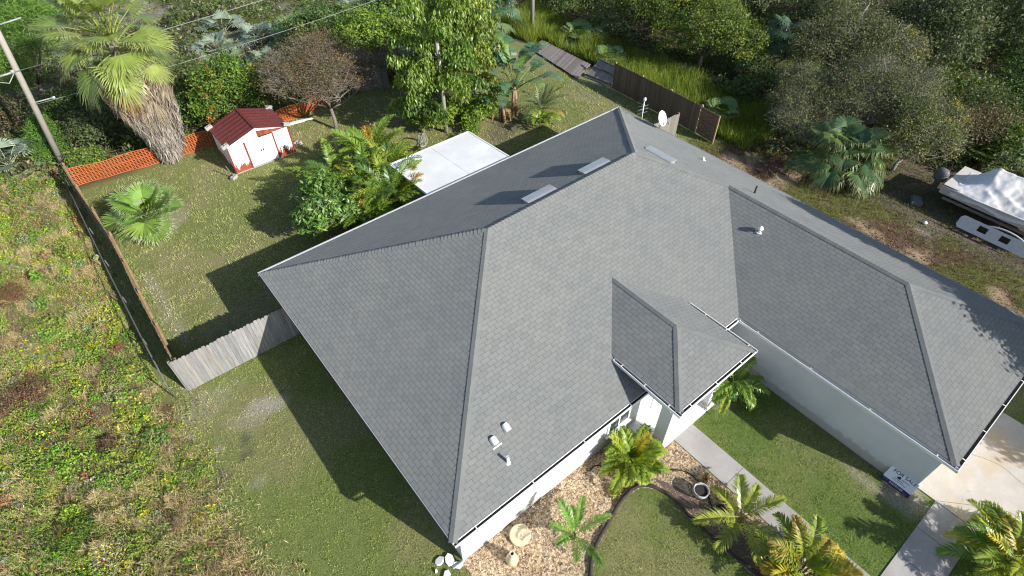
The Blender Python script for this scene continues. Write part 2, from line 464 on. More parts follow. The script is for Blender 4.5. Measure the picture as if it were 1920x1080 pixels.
def spline(pts, n=8):
    pts = [np.asarray(p, float) for p in pts]; out = []
    P = [2 * pts[0] - pts[1]] + pts + [2 * pts[-1] - pts[-2]]
    for i in range(1, len(P) - 2):
        for t in np.linspace(0, 1, n, endpoint=False):
            a, b, c, d = P[i - 1], P[i], P[i + 1], P[i + 2]
            out.append(0.5 * (2 * b + (c - a) * t + (2 * a - 5 * b + 4 * c - d) * t * t + (3 * b - a - 3 * c + d) * t ** 3))
    out.append(pts[-1]); return np.array(out)

island = spline([(2.3, -4.4), (2.75, -3.0), (3.6, -2.15), (4.8, -1.72), (5.75, -1.48), (6.45, -1.6), (6.85, -2.3), (6.82, -3.3), (6.9, -4.9), (7.1, -7.0)])
bed = np.concatenate([[(0.25, 0.32), (0.25, -5.0), (1.6, -5.0)], island, [(7.2, -8.0), (8.64, -8.0), (8.64, -0.95), (7.72, -0.95), (7.72, 0.32)]])
b = MB(); b.prism(bed, -0.05, 0.012)
tag(b.build('gravel_bed', M_gravel), kind='structure')
dark_strip = np.concatenate([spline([(6.98, -1.75), (7.02, -2.6), (7.0, -3.6), (7.08, -5.2), (7.3, -7.9)]), spline([(8.2, -7.9), (8.05, -6.2), (7.75, -4.7), (7.55, -3.4), (7.35, -2.3), (6.98, -1.6)])])  # dark strip beside the path, palm shade partly painted into its colour
b = MB(); b.prism(dark_strip, -.04, .018); tag(b.build('mulch_and_shade', mat_plain('mulch_with_painted_shade', (0.085, 0.062, 0.05), 0.95, 0.5, 30, bmp=0.8, c2=(0.17, 0.125, 0.10))), kind='structure')
# loose stones lying on the gravel
def in_poly(px, py, poly):
    inside = np.zeros(len(px), bool); j = len(poly) - 1
    for i in range(len(poly)):
        xi, yi = poly[i]; xj, yj = poly[j]
        c = ((yi > py) != (yj > py)) & (px < (xj - xi) * (py - yi) / (yj - yi + 1e-12) + xi)
        inside ^= c; j = i
    return inside
def scatter_stones(n, poly, bb, r0, r1, z):
    x = rng.uniform(bb[0], bb[2], n); y = rng.uniform(bb[1], bb[3], n)
    k = in_poly(x, y, poly); x = x[k]; y = y[k]; n = len(x)
    r = rng.uniform(r0, r1, n); a = rng.uniform(0, 6.28, n)
    base = np.array([(1, 0, 0), (0, 0.75, 0), (-1, 0, 0), (0, -0.75, 0), (0.1, 0, 0.65)])
    v = base[None] * r[:, None, None]
    c, s = np.cos(a)[:, None], np.sin(a)[:, None]
    vx = v[..., 0] * c - v[..., 1] * s + x[:, None]; vy = v[..., 0] * s + v[..., 1] * c + y[:, None]
    V = np.stack([vx, vy, v[..., 2] + z], -1).reshape(-1, 3)
    f = np.array([(0, 1, 4), (1, 2, 4), (2, 3, 4), (3, 0, 4)])
    F = (np.arange(n)[:, None, None] * 5 + f[None]).reshape(-1, 3)
    pal = np.array([(0.56, 0.45, 0.31), (0.36, 0.26, 0.17), (0.66, 0.59, 0.48), (0.21, 0.14, 0.10), (0.44, 0.34, 0.23), (0.40, 0.38, 0.35)])
    col = pal[rng.integers(0, len(pal), n)] * rng.uniform(0.8, 1.15, (n, 1))
    return V, F, np.repeat(col, 4, 0)
M_stone = mat_leaf('pebble', 0.0, 0.8, 0.3)
b = MB(); b.add(*scatter_stones(26000, bed, (0.2, -6.5, 8.7, 0.35), 0.016, 0.034, 0.008))
tag(b.build('gravel', M_stone), kind='stuff')

b = MB()
for (y0, y1) in ((-3.3, -1.09), (-5.55, -3.315), (-8.04, -5.565)): b.box(8.66, y0, -0.05, 9.68, y1, 0.035)
tag(b.build('walkway', M_walk), kind='structure')
b = MB()
xs = [6.0, 7.2, 8.45, 9.72, 10.99, 12.27, 13.60]
for i in range(6): b.box(xs[i] + 0.008, -9.35, -0.05, xs[i + 1] - 0.008, -8.056, 0.03)
tag(b.build('pavement', M_walk), kind='structure')
b = MB(); b.box(13.615, -16, -0.05, 19.0, -7.38, 0.034)
tag(b.build('driveway', M_drive), kind='structure')
b = MB()
for pts in (((13.62, -8.06), (14.4, -8.9), (15.0, -9.6), (15.3, -10.8)), ((16.0, -7.5), (16.6, -8.8), (16.5, -9.9), (17.2, -11.5))):
    b.tube([(x, y, .0335) for x, y in spline(pts, 8)], .006, 4)
tag(b.build('driveway_crack', M_dirt_in), kind='structure')
b = MB(); b.box(7.75, -1.08, -0.05, 11.2, 0.33, 0.09)
tag(b.build('porch_floor', M_white), kind='structure')

# ------------------------------------------------------------------ the house
P_ = 0.476; H_ = 2.6
house = thing('house', 'white stucco bungalow under a large grey shingle hip roof', 'house', (0, 0, 0))
w = MB()
fp = np.array([(0.33, 0.33), (13.23, 0.33), (13.23, -7.37), (20.68, -7.37), (20.68, 13.48), (0.33, 13.48)])
w.prism(fp, 0.0, 2.40)
wall = w.build('wall', M_stucco, house)
w = MB(); w.box(7.93, -0.95, 2.40, 8.05, 1.2, 3.12); w.box(10.97, -0.95, 2.40, 11.09, 1.2, 3.12); w.box(7.93, -1.07, 2.72, 11.09, -0.953, 3.12); w.box(8.053, -0.95, 3.06, 10.967, 1.2, 3.10)
w.build('porch_beam', M_stucco, house)
for x0 in (8.05, 10.56):
    w = MB(); w.box(x0, -1.0, 0.09, x0 + 0.42, -0.55, 2.72); w.box(x0 - 0.03, -1.03, 0.092, x0 + 0.45, -0.52, 0.24); w.box(x0 - 0.03, -1.03, 2.55, x0 + 0.45, -0.52, 2.69)
    w.build('column', M_stucco, house)
d = MB(); d.box(9.05, 0.30, 0.10, 9.97, 0.327, 2.15)
door = d.build('door', M_white, house)
d = MB(); d.box(8.95, 0.285, 0.095, 9.045, 0.326, 2.25); d.box(9.975, 0.285, 0.095, 10.07, 0.326, 2.25); d.box(9.046, 0.285, 2.152, 9.974, 0.326, 2.25); d.build('frame', M_white, door)
d = MB(); d.lathe([(0.0, 0.0), (0.03, 0.01), (0.035, 0.03), (0.0, 0.05)], 10, (9.88, 0.27, 1.02)); d.build('handle', M_metal, door)
def window(x0, x1, z0, z1):
    f = MB(); y0, y1 = 0.285, 0.328
    f.box(x0, y0, z0, x0 + .07, y1, z1); f.box(x1 - .07, y0, z0, x1, y1, z1); f.box(x0 + .071, y0, z1 - .07, x1 - .071, y1, z1); f.box(x0 + .071, y0, z0, x1 - .071, y1, z0 + .07)
    f.box((x0 + x1) / 2 - .025, y0 + .004, z0 + .071, (x0 + x1) / 2 + .025, y1, z1 - .071)
    wo = f.build('window', M_white, house)
    g = MB(); g.box(x0 + .072, .310, z0 + .072, (x0 + x1) / 2 - .026, .327, z1 - .072); g.box((x0 + x1) / 2 + .026, .310, z0 + .072, x1 - .072, .327, z1 - .072); g.build('pane', M_glass, wo)
    g = MB(); g.box(x0 - .08, .20, z0 - .09, x1 + .08, .329, z0 - .003); g.build('sill', M_stucco, wo)
window(6.5, 7.6, 0.85, 2.05)

A = (0, 13.81); Bq = (0, 0.07); C = (21.01, 13.81); F = (21.01, -7.63); G = (12.97, -7.63); I = (12.97, 0.07)
def z_front(y): return H_ + P_ * y
R1 = (6.6, 6.91, 5.89); R2 = (14.1, 6.91, 5.89); J = (16.96, 4.06, 4.533); K = (16.96, -3.41, 4.533)
zB = H_ + 0.03
def slope(mb, poly, u, up):
    """one roof plane; uv in metres, v runs up the slope"""
    P = np.array(poly, float); u = np.array(u, float); u /= np.linalg.norm(u); up = np.array(up, float); up /= np.linalg.norm(up)
    uv = np.stack([(P - P[0]) @ u, (P - P[0]) @ up], -1) + 50.0
    mb.add(P, np.arange(len(P)), (0.2, 0.2, 0.2), 0, False, uv)
k = 1 / math.hypot(1, P_)
rf = MB()
slope(rf, [(C[0], C[1], H_), (A[0], A[1], H_), R1, R2], (-1, 0, 0), (0, -1, P_))
slope(rf, [(A[0], A[1], H_), (Bq[0], Bq[1], zB), R1], (0, -1, 0), (1, 0, P_ * 1.04))
slope(rf, [(Bq[0], Bq[1], zB), (I[0], I[1], zB), J, R2, R1], (1, 0, 0), (0, 1, P_))
slope(rf, [(I[0], I[1], zB), (G[0], G[1], zB), K, J], (0, -1, 0), (1, 0, P_))
slope(rf, [(G[0], G[1], zB), (F[0], F[1], zB), K], (1, 0, 0), (0, 1, 0.45))
slope(rf, [(F[0], F[1], zB), (C[0], C[1], H_), R2, J, K], (0, 1, 0), (-1, 0, P_))
roof = rf.build('roof', M_shingle, house)
# porch hip
eh = 3.33; E0, E1, EY = 7.60, 11.42, -1.37
ES = 0.476; em = 9.51; eg = 1.95; ez = 4.26
pr = MB()
slope(pr, [(E0, 1.57, eh), (E0, EY, eh), (em, 0.54, ez), (em, 3.49, ez)], (0, -1, 0), (1, 0, ES))
slope(pr, [(E0, EY, eh), (E1, EY, eh), (em, 0.54, ez)], (1, 0, 0), (0, 1, ES))
slope(pr, [(E1, EY, eh), (E1, 1.57, eh), (em, 3.49, ez), (em, 0.54, ez)], (0, 1, 0), (-1, 0, ES))
pr.build('porch_roof', M_shingle, house)
s = MB(); s.box(E0 + 0.02, EY + 0.02, 3.20, E1 - 0.02, 1.15, 3.215); s.build('porch_soffit', M_soffit, house)
s = MB()
so_ = np.array([(0.04, 0.11), (12.99, 0.11), (12.99, -7.59), (20.97, -7.59), (20.97, 13.77), (0.04, 13.77)])
s.prism(so_, 2.405, 2.415); s.build('soffit', M_soffit, house)
# hip and ridge caps: overlapping shingles, each tilted up at its lower end
def caps(p0, p1, nA, nB, w=0.135, step=0.145):
    p0 = np.array(p0, float); p1 = np.array(p1, float); e = p1 - p0; L = np.linalg.norm(e); e /= L
    sides = []
    for nn in (nA, nB):
        nn = np.array(nn, float); nn /= np.linalg.norm(nn)
        t = np.cross(nn, e); t /= np.linalg.norm(t)
        if t[2] > 0: t = -t
        sides.append((t, nn))
    if abs(e[2]) < 1e-3:
        a = sides[0][0]; bb = sides[1][0]
        if a @ bb > 0: sides[1] = (-bb, sides[1][1])
    n = int(L / step); up = (sides[0][1] + sides[1][1]); up /= np.linalg.norm(up)
    m = MB()
    for i in range(n):
        s0 = p0 + e * (i * step); s1 = p0 + e * min(L, (i + 1) * step + 0.05)
        h0 = 0.022 + random.uniform(0, 0.007); h1 = 0.008
        a0 = s0 + up * h0; a1 = s1 + up * h1
        V = [a0 + sides[0][0] * w - up * .004, a0, a0 + sides[1][0] * w - up * .004, a1 + sides[0][0] * w - up * .004, a1, a1 + sides[1][0] * w - up * .004]
        V += [v - up * 0.02 for v in V[:3]]
        m.add(V, [(0, 1, 4, 3), (1, 2, 5, 4), (6, 7, 1, 0), (7, 8, 2, 1)], (0.2, 0.2, 0.2))
    return m.build('hip_cap', M_cap, roof)
nF = (0, -P_, 1); nBk = (0, P_, 1); nL = (-P_, 0, 1); nR = (P_, 0, 1)
c3 = lambda p, z: (p[0], p[1], z)
caps(c3(A, H_), R1, nBk, nL); caps(c3(Bq, zB), R1, nL, nF); caps(R1, R2, nF, nBk); caps(c3(C, H_), R2, nBk, nR)
caps(J, R2, nF, nR); caps(K, J, nL, nR); caps(c3(G, zB), K, nL, nF); caps(c3(F, zB), K, nF, nR)
caps((E0, EY, eh), (em, .54, ez), nL, nF); caps((E1, EY, eh), (em, .54, ez), nF, nR); caps((em, .54, ez), (em, 3.49, ez), nL, nR)
M_pale_trim = mat_plain('pale_trim', (0.52, 0.53, 0.54), 0.5, 0.06)
# fascia and drip edge
f = MB()
f.box(0.0, 0.10, 2.42, 0.03, 13.80, 2.585); f.box(0.0, 13.80, 2.42, 21.02, 13.83, 2.585); f.box(20.99, -7.60, 2.42, 21.02, 13.799, 2.585)
f.box(0.031, 0.08, 2.42, 12.98, 0.11, 2.60); f.box(12.981, -7.60, 2.42, 13.01, 0.109, 2.60); f.box(13.011, -7.62, 2.42, 20.989, -7.59, 2.60)
f.build('fascia', M_white, house)
f = MB(); f.box(-0.035, 13.832, 2.50, 21.05, 13.90, 2.61); f.build('drip_edge', M_pale_trim, house)
for x0 in (-0.025, 21.021):
    f = MB(); f.box(x0, 0.05 if x0 < 0 else -7.6, 2.56, x0 + .024, 13.83, 2.618); f.build('drip_edge', M_soffit, house)
f = MB(); f.box(E0 - .0, EY, 3.19, E0 + .03, 1.5, 3.315); f.box(E1 - .03, EY, 3.19, E1, 1.5, 3.315); f.box(E0 + .031, EY, 3.19, E1 - .031, EY + .03, 3.315)
f.build('porch_fascia', M_white, house)
def gutter(p, q, out, zt, straps=2.1, wid=0.12):
    p = np.array(p, float); q = np.array(q, float); out = np.array(out, float)[:2]; e = q - p; L = np.linalg.norm(e); e /= L
    g = MB(); d = MB(); s = MB()
    def slab(m, o0, o1, z0, z1, a=0.0, bq=None):
        bq = L if bq is None else bq
        V = [p + e * a + out * o0, p + e * bq + out * o0, p + e * bq + out * o1, p + e * a + out * o1]
        v = np.array([(x[0], x[1], z0) for x in V] + [(x[0], x[1], z1) for x in V])
        m.add(v, [(0, 1, 2, 3), (4, 5, 6, 7), (0, 1, 5, 4), (1, 2, 6, 5), (2, 3, 7, 6), (3, 0, 4, 7)], (0.5, 0.5, 0.5))
    slab(g, 0.0, 0.006, zt - 0.11, zt + 0.012); slab(g, wid - 0.022, wid, zt - 0.012, zt); slab(g, wid - 0.006, wid + 0.001, zt - 0.11, zt - 0.0125); slab(g, 0.0065, wid - 0.0065, zt - 0.11, zt - 0.104)
    slab(g, 0.0065, wid - 0.0225, zt - 0.103, zt - 0.02, 0.0, 0.008); slab(g, 0.0065, wid - 0.0225, zt - 0.103, zt - 0.02, L - 0.008, L)
    go = g.build('gutter', M_white, house)
    slab(d, 0.0066, wid - 0.0066, zt - 0.1035, zt - 0.07, 0.009, L - 0.009); d.build('debris', M_dirt_in, go)
    x = straps * 0.35
    while x < L - 0.3:
        s2 = MB(); slab(s2, -0.03, wid - 0.003, zt + 0.001, zt + 0.006, x, x + 0.035); s2.build('strap', M_white, go); x += straps
    return go
gutter((0.0, 0.075), (12.84, 0.075), (0, -1, 0), 2.60)
gutter((12.975, -0.06), (12.975, -7.73), (-1, 0, 0), 2.60)
gutter((12.85, -7.625), (21.0, -7.625), (0, -1, 0), 2.60, 1.5)
gutter((E0 - .005, 1.35), (E0 - .005, EY - .13), (-1, 0, 0), 3.315, 1.0)
gutter((E0, EY - .005), (E1, EY - .005), (0, -1, 0), 3.315, 1.3)
gutter((E1 + .005, EY - .13), (E1 + .005, 1.35), (1, 0, 0), 3.315, 0.9)
t = MB(); t.tube([(0.06, 0.02, 2.5), (0.06, 0.03, 2.38), (0.315, 0.285, 2.2), (0.315, 0.285, 0.25), (0.18, 0.30, 0.12), (-0.06, 0.36, 0.08)], [0.045] * 6, 6)
t.build('downspout', M_white, house)
# off-ridge vents: long sheet-metal hoods
def ridge_vent(org, along, down, L=1.42):
    along = np.array(along, float); down = np.array(down, float); down /= np.linalg.norm(down); n = np.cross(along, down); n *= np.sign(n[2])
    o = np.array(org, float); m = MB()
    def pt(a, d_, h): return o + along * a + down * d_ + n * h
    a0, a1 = -L / 2, L / 2
    V = [pt(a0, 0, .015), pt(a1, 0, .015), pt(a1, .10, .07), pt(a0, .10, .07), pt(a0, .42, .17), pt(a1, .42, .17), pt(a0, .42, .125), pt(a1, .42, .125), pt(a0, .10, .002), pt(a1, .10, .002), pt(a0, .36, .002), pt(a1, .36, .002), pt(a0, .36, .13), pt(a1, .36, .13)]
    m.add(V, [(0, 1, 2, 3), (3, 2, 5, 4), (4, 5, 7, 6), (10, 11, 13, 12), (6, 7, 13, 12)], (0.5, 0.5, 0.5))
    m.add(V, [(0, 3, 8), (1, 2, 9)], (0.5, 0.5, 0.5)); m.add(V, [(3, 4, 6, 8), (2, 5, 7, 9), (8, 6, 12, 10), (9, 7, 13, 11)], (0.5, 0.5, 0.5))
    m.build('roof_vent', M_ventm, house)
M_ventm = mat_plain('vent_metal', (0.40, 0.42, 0.43), 0.4, 0.08, 3, metal=0.3)
ridge_vent((9.43, 7.22, z_front(13.82 - 7.22)), (1, 0, 0), (0, 1, -P_)); ridge_vent((12.33, 7.22, z_front(13.82 - 7.22)), (1, 0, 0), (0, 1, -P_))
ridge_vent((15.36, 6.72, H_ + P_ * (21.01 - 15.36)), (0, 1, 0), (1, 0, -P_))
M_plast = mat_plain('white_plastic', (0.75, 0.75, 0.74), 0.4, 0.03)
def hood(x, y, base=False):
    z = z_front(y); m = MB(); n = 9
    # half-round hood opening down-slope, on a flashing plate
    dn = np.array((0, -1, -P_)) * k; up = np.array((0, -P_, 1)) * k; o = np.array((x, y, z))
    th = np.linspace(0, math.pi, n)
    ring = lambda d_, r: [o + np.array((math.cos(t) * r, 0, 0)) + up * (math.sin(t) * r * 1.15 + .01) + dn * d_ for t in th]
    V = np.array(ring(-.13, .09) + ring(-.06, .115) + ring(.13, .115)); j = np.arange(n - 1)
    m.add(V, np.concatenate([np.stack([a * n + j, a * n + j + 1, (a + 1) * n + j + 1, (a + 1) * n + j], -1) for a in (0, 1)]), (0.5, .5, .5), 0, True)
    m.add(V[:n], np.arange(n), (0.5, .5, .5)); m.add(V[2 * n:] - dn * .05, np.arange(n), (0.5, .5, .5))
    h = m.build('exhaust_hood', M_plast, house)
    if base:
        p = MB(); q = o + dn * .19 + up * .012
        p.bar(q + np.array((-.17, 0, 0)), q + np.array((.17, 0, 0)), .05, .01, up=up); p.build('flashing', M_plast, h)
hood(2.55, 1.50, True); hood(3.10, 1.60)
def pipe(x, y, z, h, r, mat, cap=True):
    m = MB(); m.lathe([(r * 2.1, 0.0), (r * 1.15, 0.05), (r, 0.06), (r, h), (r * .62, h), (r * .62, h - .15), (0.0, h - .15)], 14, (x, y, z)); o = m.build('vent_pipe', mat, house)
    m = MB(); m.lathe([(0.001, h - .149), (r * .6, h - .149)], 14, (x, y, z)); m.build('opening', M_black, o)
pipe(2.55, 0.83, z_front(0.83) - .03, 0.36, .045, M_plast); pipe(18.0, 3.34, H_ + P_ * (3.01) - .03, 0.38, .04, M_black)
pipe(19.05, 6.70, H_ + P_ * 1.96 - .03, .18, .06, M_plast)
gn = MB(); gz = H_ + P_ * (15.95 - 12.97)
gn.tube([(15.95, 1.72, gz - .05), (15.95, 1.72, gz + .2)], [.06, .06], 12); gn.lathe([(.0, .32), (.075, .29), (.115, .23), (.115, .18), (.07, .17)], 14, (15.95, 1.72, gz)); gn.lathe([(.13, .02), (.08, .05)], 14, (15.95, 1.72, gz))
gn.build('vent_cap', M_plast, house)
# patio cover behind the house
M_pan = mat_plain('patio_panel', (0.78, 0.79, 0.80), 0.5, 0.05, 0.8, c2=(0.68, 0.68, 0.68))
pc = MB(); v0 = [(8.35, 13.93, 2.47), (13.22, 13.93, 2.47), (13.22, 17.62, 2.27), (8.35, 17.62, 2.27)]
pc.add([(x, y, z - dz) for dz in (0, .08) for x, y, z in v0], [(0, 1, 2, 3), (4, 5, 6, 7), (0, 1, 5, 4), (1, 2, 6, 5), (2, 3, 7, 6), (3, 0, 4, 7)], (0.7, 0.7, 0.7))
patio = pc.build('patio_roof', M_pan, house)
pc = MB()
for x in (10.8,): pc.bar((x, 13.95, 2.473), (x, 17.6, 2.274), .02, .014)
pc.build('seam', M_pan, patio)
pc = MB(); pc.bar((8.30, 17.67, 2.23), (13.27, 17.67, 2.23), .09, .12); pc.bar((8.31, 13.93, 2.43), (8.31, 17.62, 2.23), .07, .13); pc.bar((13.26, 13.93, 2.43), (13.26, 17.62, 2.23), .07, .13)
pc.build('edge_channel', M_white, patio)
for x in (8.4, 10.8, 13.15):
    pc = MB(); pc.box(x - .05, 17.5, 0, x + .05, 17.6, 2.2); pc.build('post', M_white, patio)
pc = MB(); pc.box(8.3, 13.5, -.02, 13.3, 17.7, .05); tag(pc.build('patio_floor', M_walk), kind='structure')

# ------------------------------------------------------------------ things fixed to the roof
dish = thing('satellite_dish', 'white satellite dish clamped at the far eave of the grey roof', 'satellite dish', (20.95, 10.8, 2.72))
m = MB(); R0 = .40
prof = [(r, r * r * .35) for r in np.linspace(0.0, R0, 7)]
m.lathe(prof, 26); m.lathe([(r, z - .012) for r, z in prof], 26); m.lathe([(R0, R0 * R0 * .35 - .012), (R0 + .012, R0 * R0 * .35), (R0, R0 * R0 * .35 + .006)], 26)
o = m.build('reflector', M_plast, dish, (0.02, 0.0, .50)); o.rotation_euler = (math.radians(62), 0, math.radians(14))
m = MB(); m.tube([(0, .0, -.12), (0, 0, .3), (.02, .02, .48)], .026, 8); m.box(-.09, -.09, -.16, .09, .09, -.11); m.build('mount', M_metal, dish)
m = MB(); m.tube([(.02, -.05, .20), (.10, -.42, .40)], .014, 6); m.box(.06, -.48, .36, .15, -.39, .46); m.build('feed_arm', M_metal, dish)
mast = thing('antenna_mast', 'thin white antenna mast with small side elements on the far eave', 'antenna', (20.98, 12.1, 2.45))
m = MB(); m.tube([(0, 0, -.1), (-.02, 0, 1.25)], .03, 8); m.build('pole', M_white, mast)
m = MB(); m.lathe([(0, 1.44), (.06, 1.42), (.085, 1.33), (.07, 1.25), (0, 1.24)], 12); m.build('cap', M_plast, mast)
m = MB()
for dz in (.55, .75, .95): m.tube([(-.30, .12, dz), (.26, -.1, dz + .02)], .008, 5)
m.tube([(-.02, 0, .8), (-.35, .1, .72)], .012, 5); m.build('antenna_element', M_metal, mast)

# ------------------------------------------------------------------ fences
def boards(m, p, q, z0, h, bw=.14, th=.02, jit=.03, tint=(0.75, 1.2), lean=(0, 0), gap=.006, off=0.0):
    p = np.array(p, float); q = np.array(q, float); e = q - p; L = np.linalg.norm(e); e /= L; nrm = np.array((e[1], -e[0]))
    n = max(1, int(L / bw)); bw = L / n
    for i in range(n):
        a = p + e * (i * bw + gap / 2) + nrm * off; c = p + e * ((i + 1) * bw - gap / 2) + nrm * off
        hh = h + random.uniform(-jit, jit); g = random.uniform(*tint); wq = random.uniform(0.95, 1.05)
        col = (g * wq, g, g / wq)
        ln = np.array(lean, float)
        o = nrm * th / 2; jn = nrm * random.uniform(-.004, .004)
        V = []
        for z, s in ((z0, 0.0), (z0 + hh - .04, 1.0)):
            sh = ln * s
            V += [(*(a + o + sh + jn), z), (*(c + o + sh + jn), z), (*(c - o + sh + jn), z), (*(a - o + sh + jn), z)]
        d = e * bw * .22; sh = ln * 1.02; zt = z0 + hh
        V += [(*(a + d + o + sh + jn), zt), (*(c - d + o + sh + jn), zt), (*(c - d - o + sh + jn), zt), (*(a + d - o + sh + jn), zt)]
        m.add(V, [(0, 1, 5, 4), (1, 2, 6, 5), (2, 3, 7, 6), (3, 0, 4, 7), (4, 5, 9, 8), (5, 6, 10, 9), (6, 7, 11, 10), (7, 4, 8, 11), (8, 9, 10, 11)], col)
    return nrm

def fence(root, pts, h, side, mb, mr, jit=.03, rails=(.35, .95, 1.5), lean=(0, 0), tint=(.75, 1.2), post_h=0.0):
    """panel per span: boards on one side, rails and posts on the other"""
    for i in range(len(pts) - 1):
        p = np.array(pts[i][:2], float); q = np.array(pts[i + 1][:2], float)
        m = MB(); boards(m, p, q, .03, h, jit=jit, lean=lean, tint=tint); m.build('boards', mb, root)
        e = (q - p) / np.linalg.norm(q - p); nrm = np.array((e[1], -e[0])) * side
        for z in rails:
            r = MB(); o = nrm * .037 + np.array(lean) * z / h
            r.bar((*(p + o), z), (*(q + o), z + random.uniform(-.02, .02)), .045, .09, col=(1, 1, 1)); r.build('rail', mr, root)
    for p in pts:
        p = np.array(p[:2], float); e = np.array(pts[-1][:2], float) - np.array(pts[0][:2], float); e /= np.linalg.norm(e); nrm = np.array((e[1], -e[0])) * side
        c = p + nrm * .11; t = c + np.array(lean)
        r = MB(); r.bar((*c, 0), (*t, h + post_h), .09, .09, col=(.9, .9, .9), up=(0, 1, 0)); r.build('post', mr, root)

f = thing('wooden_fence', 'weathered grey board fence running from the house wall out over the grass', 'fence', (-2.0, 12.25, 0))
f.location = (0, 0, 0)
fence(f, [(-4.32, 12.28), (-2.0, 12.26), (0.28, 12.25)], 1.80, -1, M_fgrey, M_post, jit=.035, tint=(.78, 1.1))
f = thing('wooden_fence', 'long sagging brown board fence with sandy rails along the overgrown field', 'fence')
fence(f, [(-4.36, 12.45), (-4.40, 14.8), (-4.44, 17.2), (-4.42, 19.6), (-4.46, 22.0), (-4.66, 24.6), (-4.86, 27.2), (-5.0, 29.8)], 1.74, 1, M_fbrown, M_rail, jit=.05, lean=(0.16, 0), tint=(.7, 1.25))
f = thing('wooden_fence', 'dark brown privacy fence between the back lawn and the tall yellow grass', 'fence')
fence(f, [(26.28, 19.05), (26.2, 16.6), (26.12, 14.2), (26.02, 11.75)], 1.8, -1, M_fbrown, M_post, jit=.02, post_h=.04)
# gate at its end with cross braces
g = thing('wooden_gate', 'brown board gate with crossed braces ending the dark privacy fence', 'gate')
m = MB(); boards(m, (26.02, 11.68), (25.9, 10.35), .06, 1.72, jit=.015); m.build('boards', M_fbrown, g)
for z0, z1 in ((.25, .25), (1.0, 1.0), (1.6, 1.6), (.3, .95), (.95, .3), (1.05, 1.55)):
    m = MB(); m.bar((25.965, 11.66, z0), (25.85, 10.37, z1), .03, .08, col=(1.2, 1.2, 1.2)); m.build('brace', M_fbrown, g)
m = MB(); m.bar((25.86, 10.32, 0), (25.86, 10.32, 1.82), .08, .08, up=(0, 1, 0), col=(2.2, 2.1, 2.0)); m.build('post', M_fbrown, g)
f = thing('wooden_fence', 'short grey brown fence return beside the satellite dish eave', 'fence')
fence(f, [(21.9, 12.25), (24.5, 12.10)], 1.72, -1, M_post, M_fbrown, jit=.03, rails=(.4, 1.4), tint=(.45, .7))
f = thing('wooden_fence', 'old grey fence section with two rails under the brown bare tree', 'fence')
fence(f, [(12.3, 30.1), (14.6, 29.2)], 1.45, 1, M_fgrey, M_fgrey, jit=.08, rails=(.25, 1.15), tint=(.6, 1.1))
# broken panels at the far corner
f = thing('fence_panel', 'loose grey panel leaning back beside the end of the dark fence', 'fence panel')
m = MB()
n = 15
for i in range(n):
    t0, t1 = (i + .04) / n, (i + .96) / n
    b0 = np.array((26.0, 21.5, .06)); b1 = np.array((26.3, 19.25, .06)); t_0 = np.array((27.35, 21.35, 1.05)); t_1 = np.array((26.95, 18.95, 1.25))
    gcol = random.uniform(.8, 1.25); jz = random.uniform(0.93, 1.05)
    V = [b0 + (b1 - b0) * t0, b0 + (b1 - b0) * t1, b0 + (b1 - b0) * t1 + (t_0 + (t_1 - t_0) * t1 - b0 - (b1 - b0) * t1) * jz, b0 + (b1 - b0) * t0 + (t_0 + (t_1 - t_0) * t0 - b0 - (b1 - b0) * t0) * jz]
    V += [v + np.array((.012, 0, -.022)) for v in V]
    m.add(V, [(0, 1, 2, 3), (7, 6, 5, 4), (0, 4, 5, 1), (1, 5, 6, 2), (2, 6, 7, 3), (3, 7, 4, 0)], (gcol,) * 3)
m.build('boards', M_fgrey, f)
for tt in (.12, .55, .93):
    m = MB(); p = b0 + (t_0 - b0) * tt; q = b1 + (t_1 - b1) * tt
    m.bar(p + np.array((-.02, 0, .03)), q + np.array((-.02, 0, .03)), .07, .04, col=(.5, .5, .5)); m.build('rail', M_fbrown, f)
f = thing('fence_panel', 'purplish grey fence section lying flat on the ground beyond the back lawn', 'fence panel')
M_flat = mat_wood('dark_weathered_boards', (0.16, 0.135, 0.125), (0.27, 0.235, 0.225), axis=0)
m = MB()
a0, a1, c0, c1 = [np.array(v) for v in ((26.05, 27.3, .10), (25.3, 21.5, .14), (27.6, 27.9, .20), (27.3, 22.2, .30))]
n = 38
for i in range(n):
    t0, t1 = (i + .03) / n, (i + .97) / n; gcol = random.uniform(.7, 1.25); ex = random.uniform(-.03, .03)
    V = [a0 + (a1 - a0) * t0, a0 + (a1 - a0) * t1, c0 + (c1 - c0) * t1, c0 + (c1 - c0) * t0]
    dz = random.uniform(0, .02)
    V = [v + np.array((ex, 0, dz)) for v in V]; V += [v - np.array((0, 0, .02)) for v in V]
    m.add(V, [(0, 1, 2, 3), (7, 6, 5, 4), (0, 4, 5, 1), (1, 5, 6, 2), (2, 6, 7, 3), (3, 7, 4, 0)], (gcol,) * 3)
m.build('boards', M_flat, f)
for tt in (.1, .9):
    m = MB(); p = a0 + (c0 - a0) * tt; q = a1 + (c1 - a1) * tt
    m.bar(p - np.array((0, 0, .055)), q - np.array((0, 0, .055)), .08, .06, col=(1.2, 1.0, .8)); m.build('rail', M_fbrown, f)
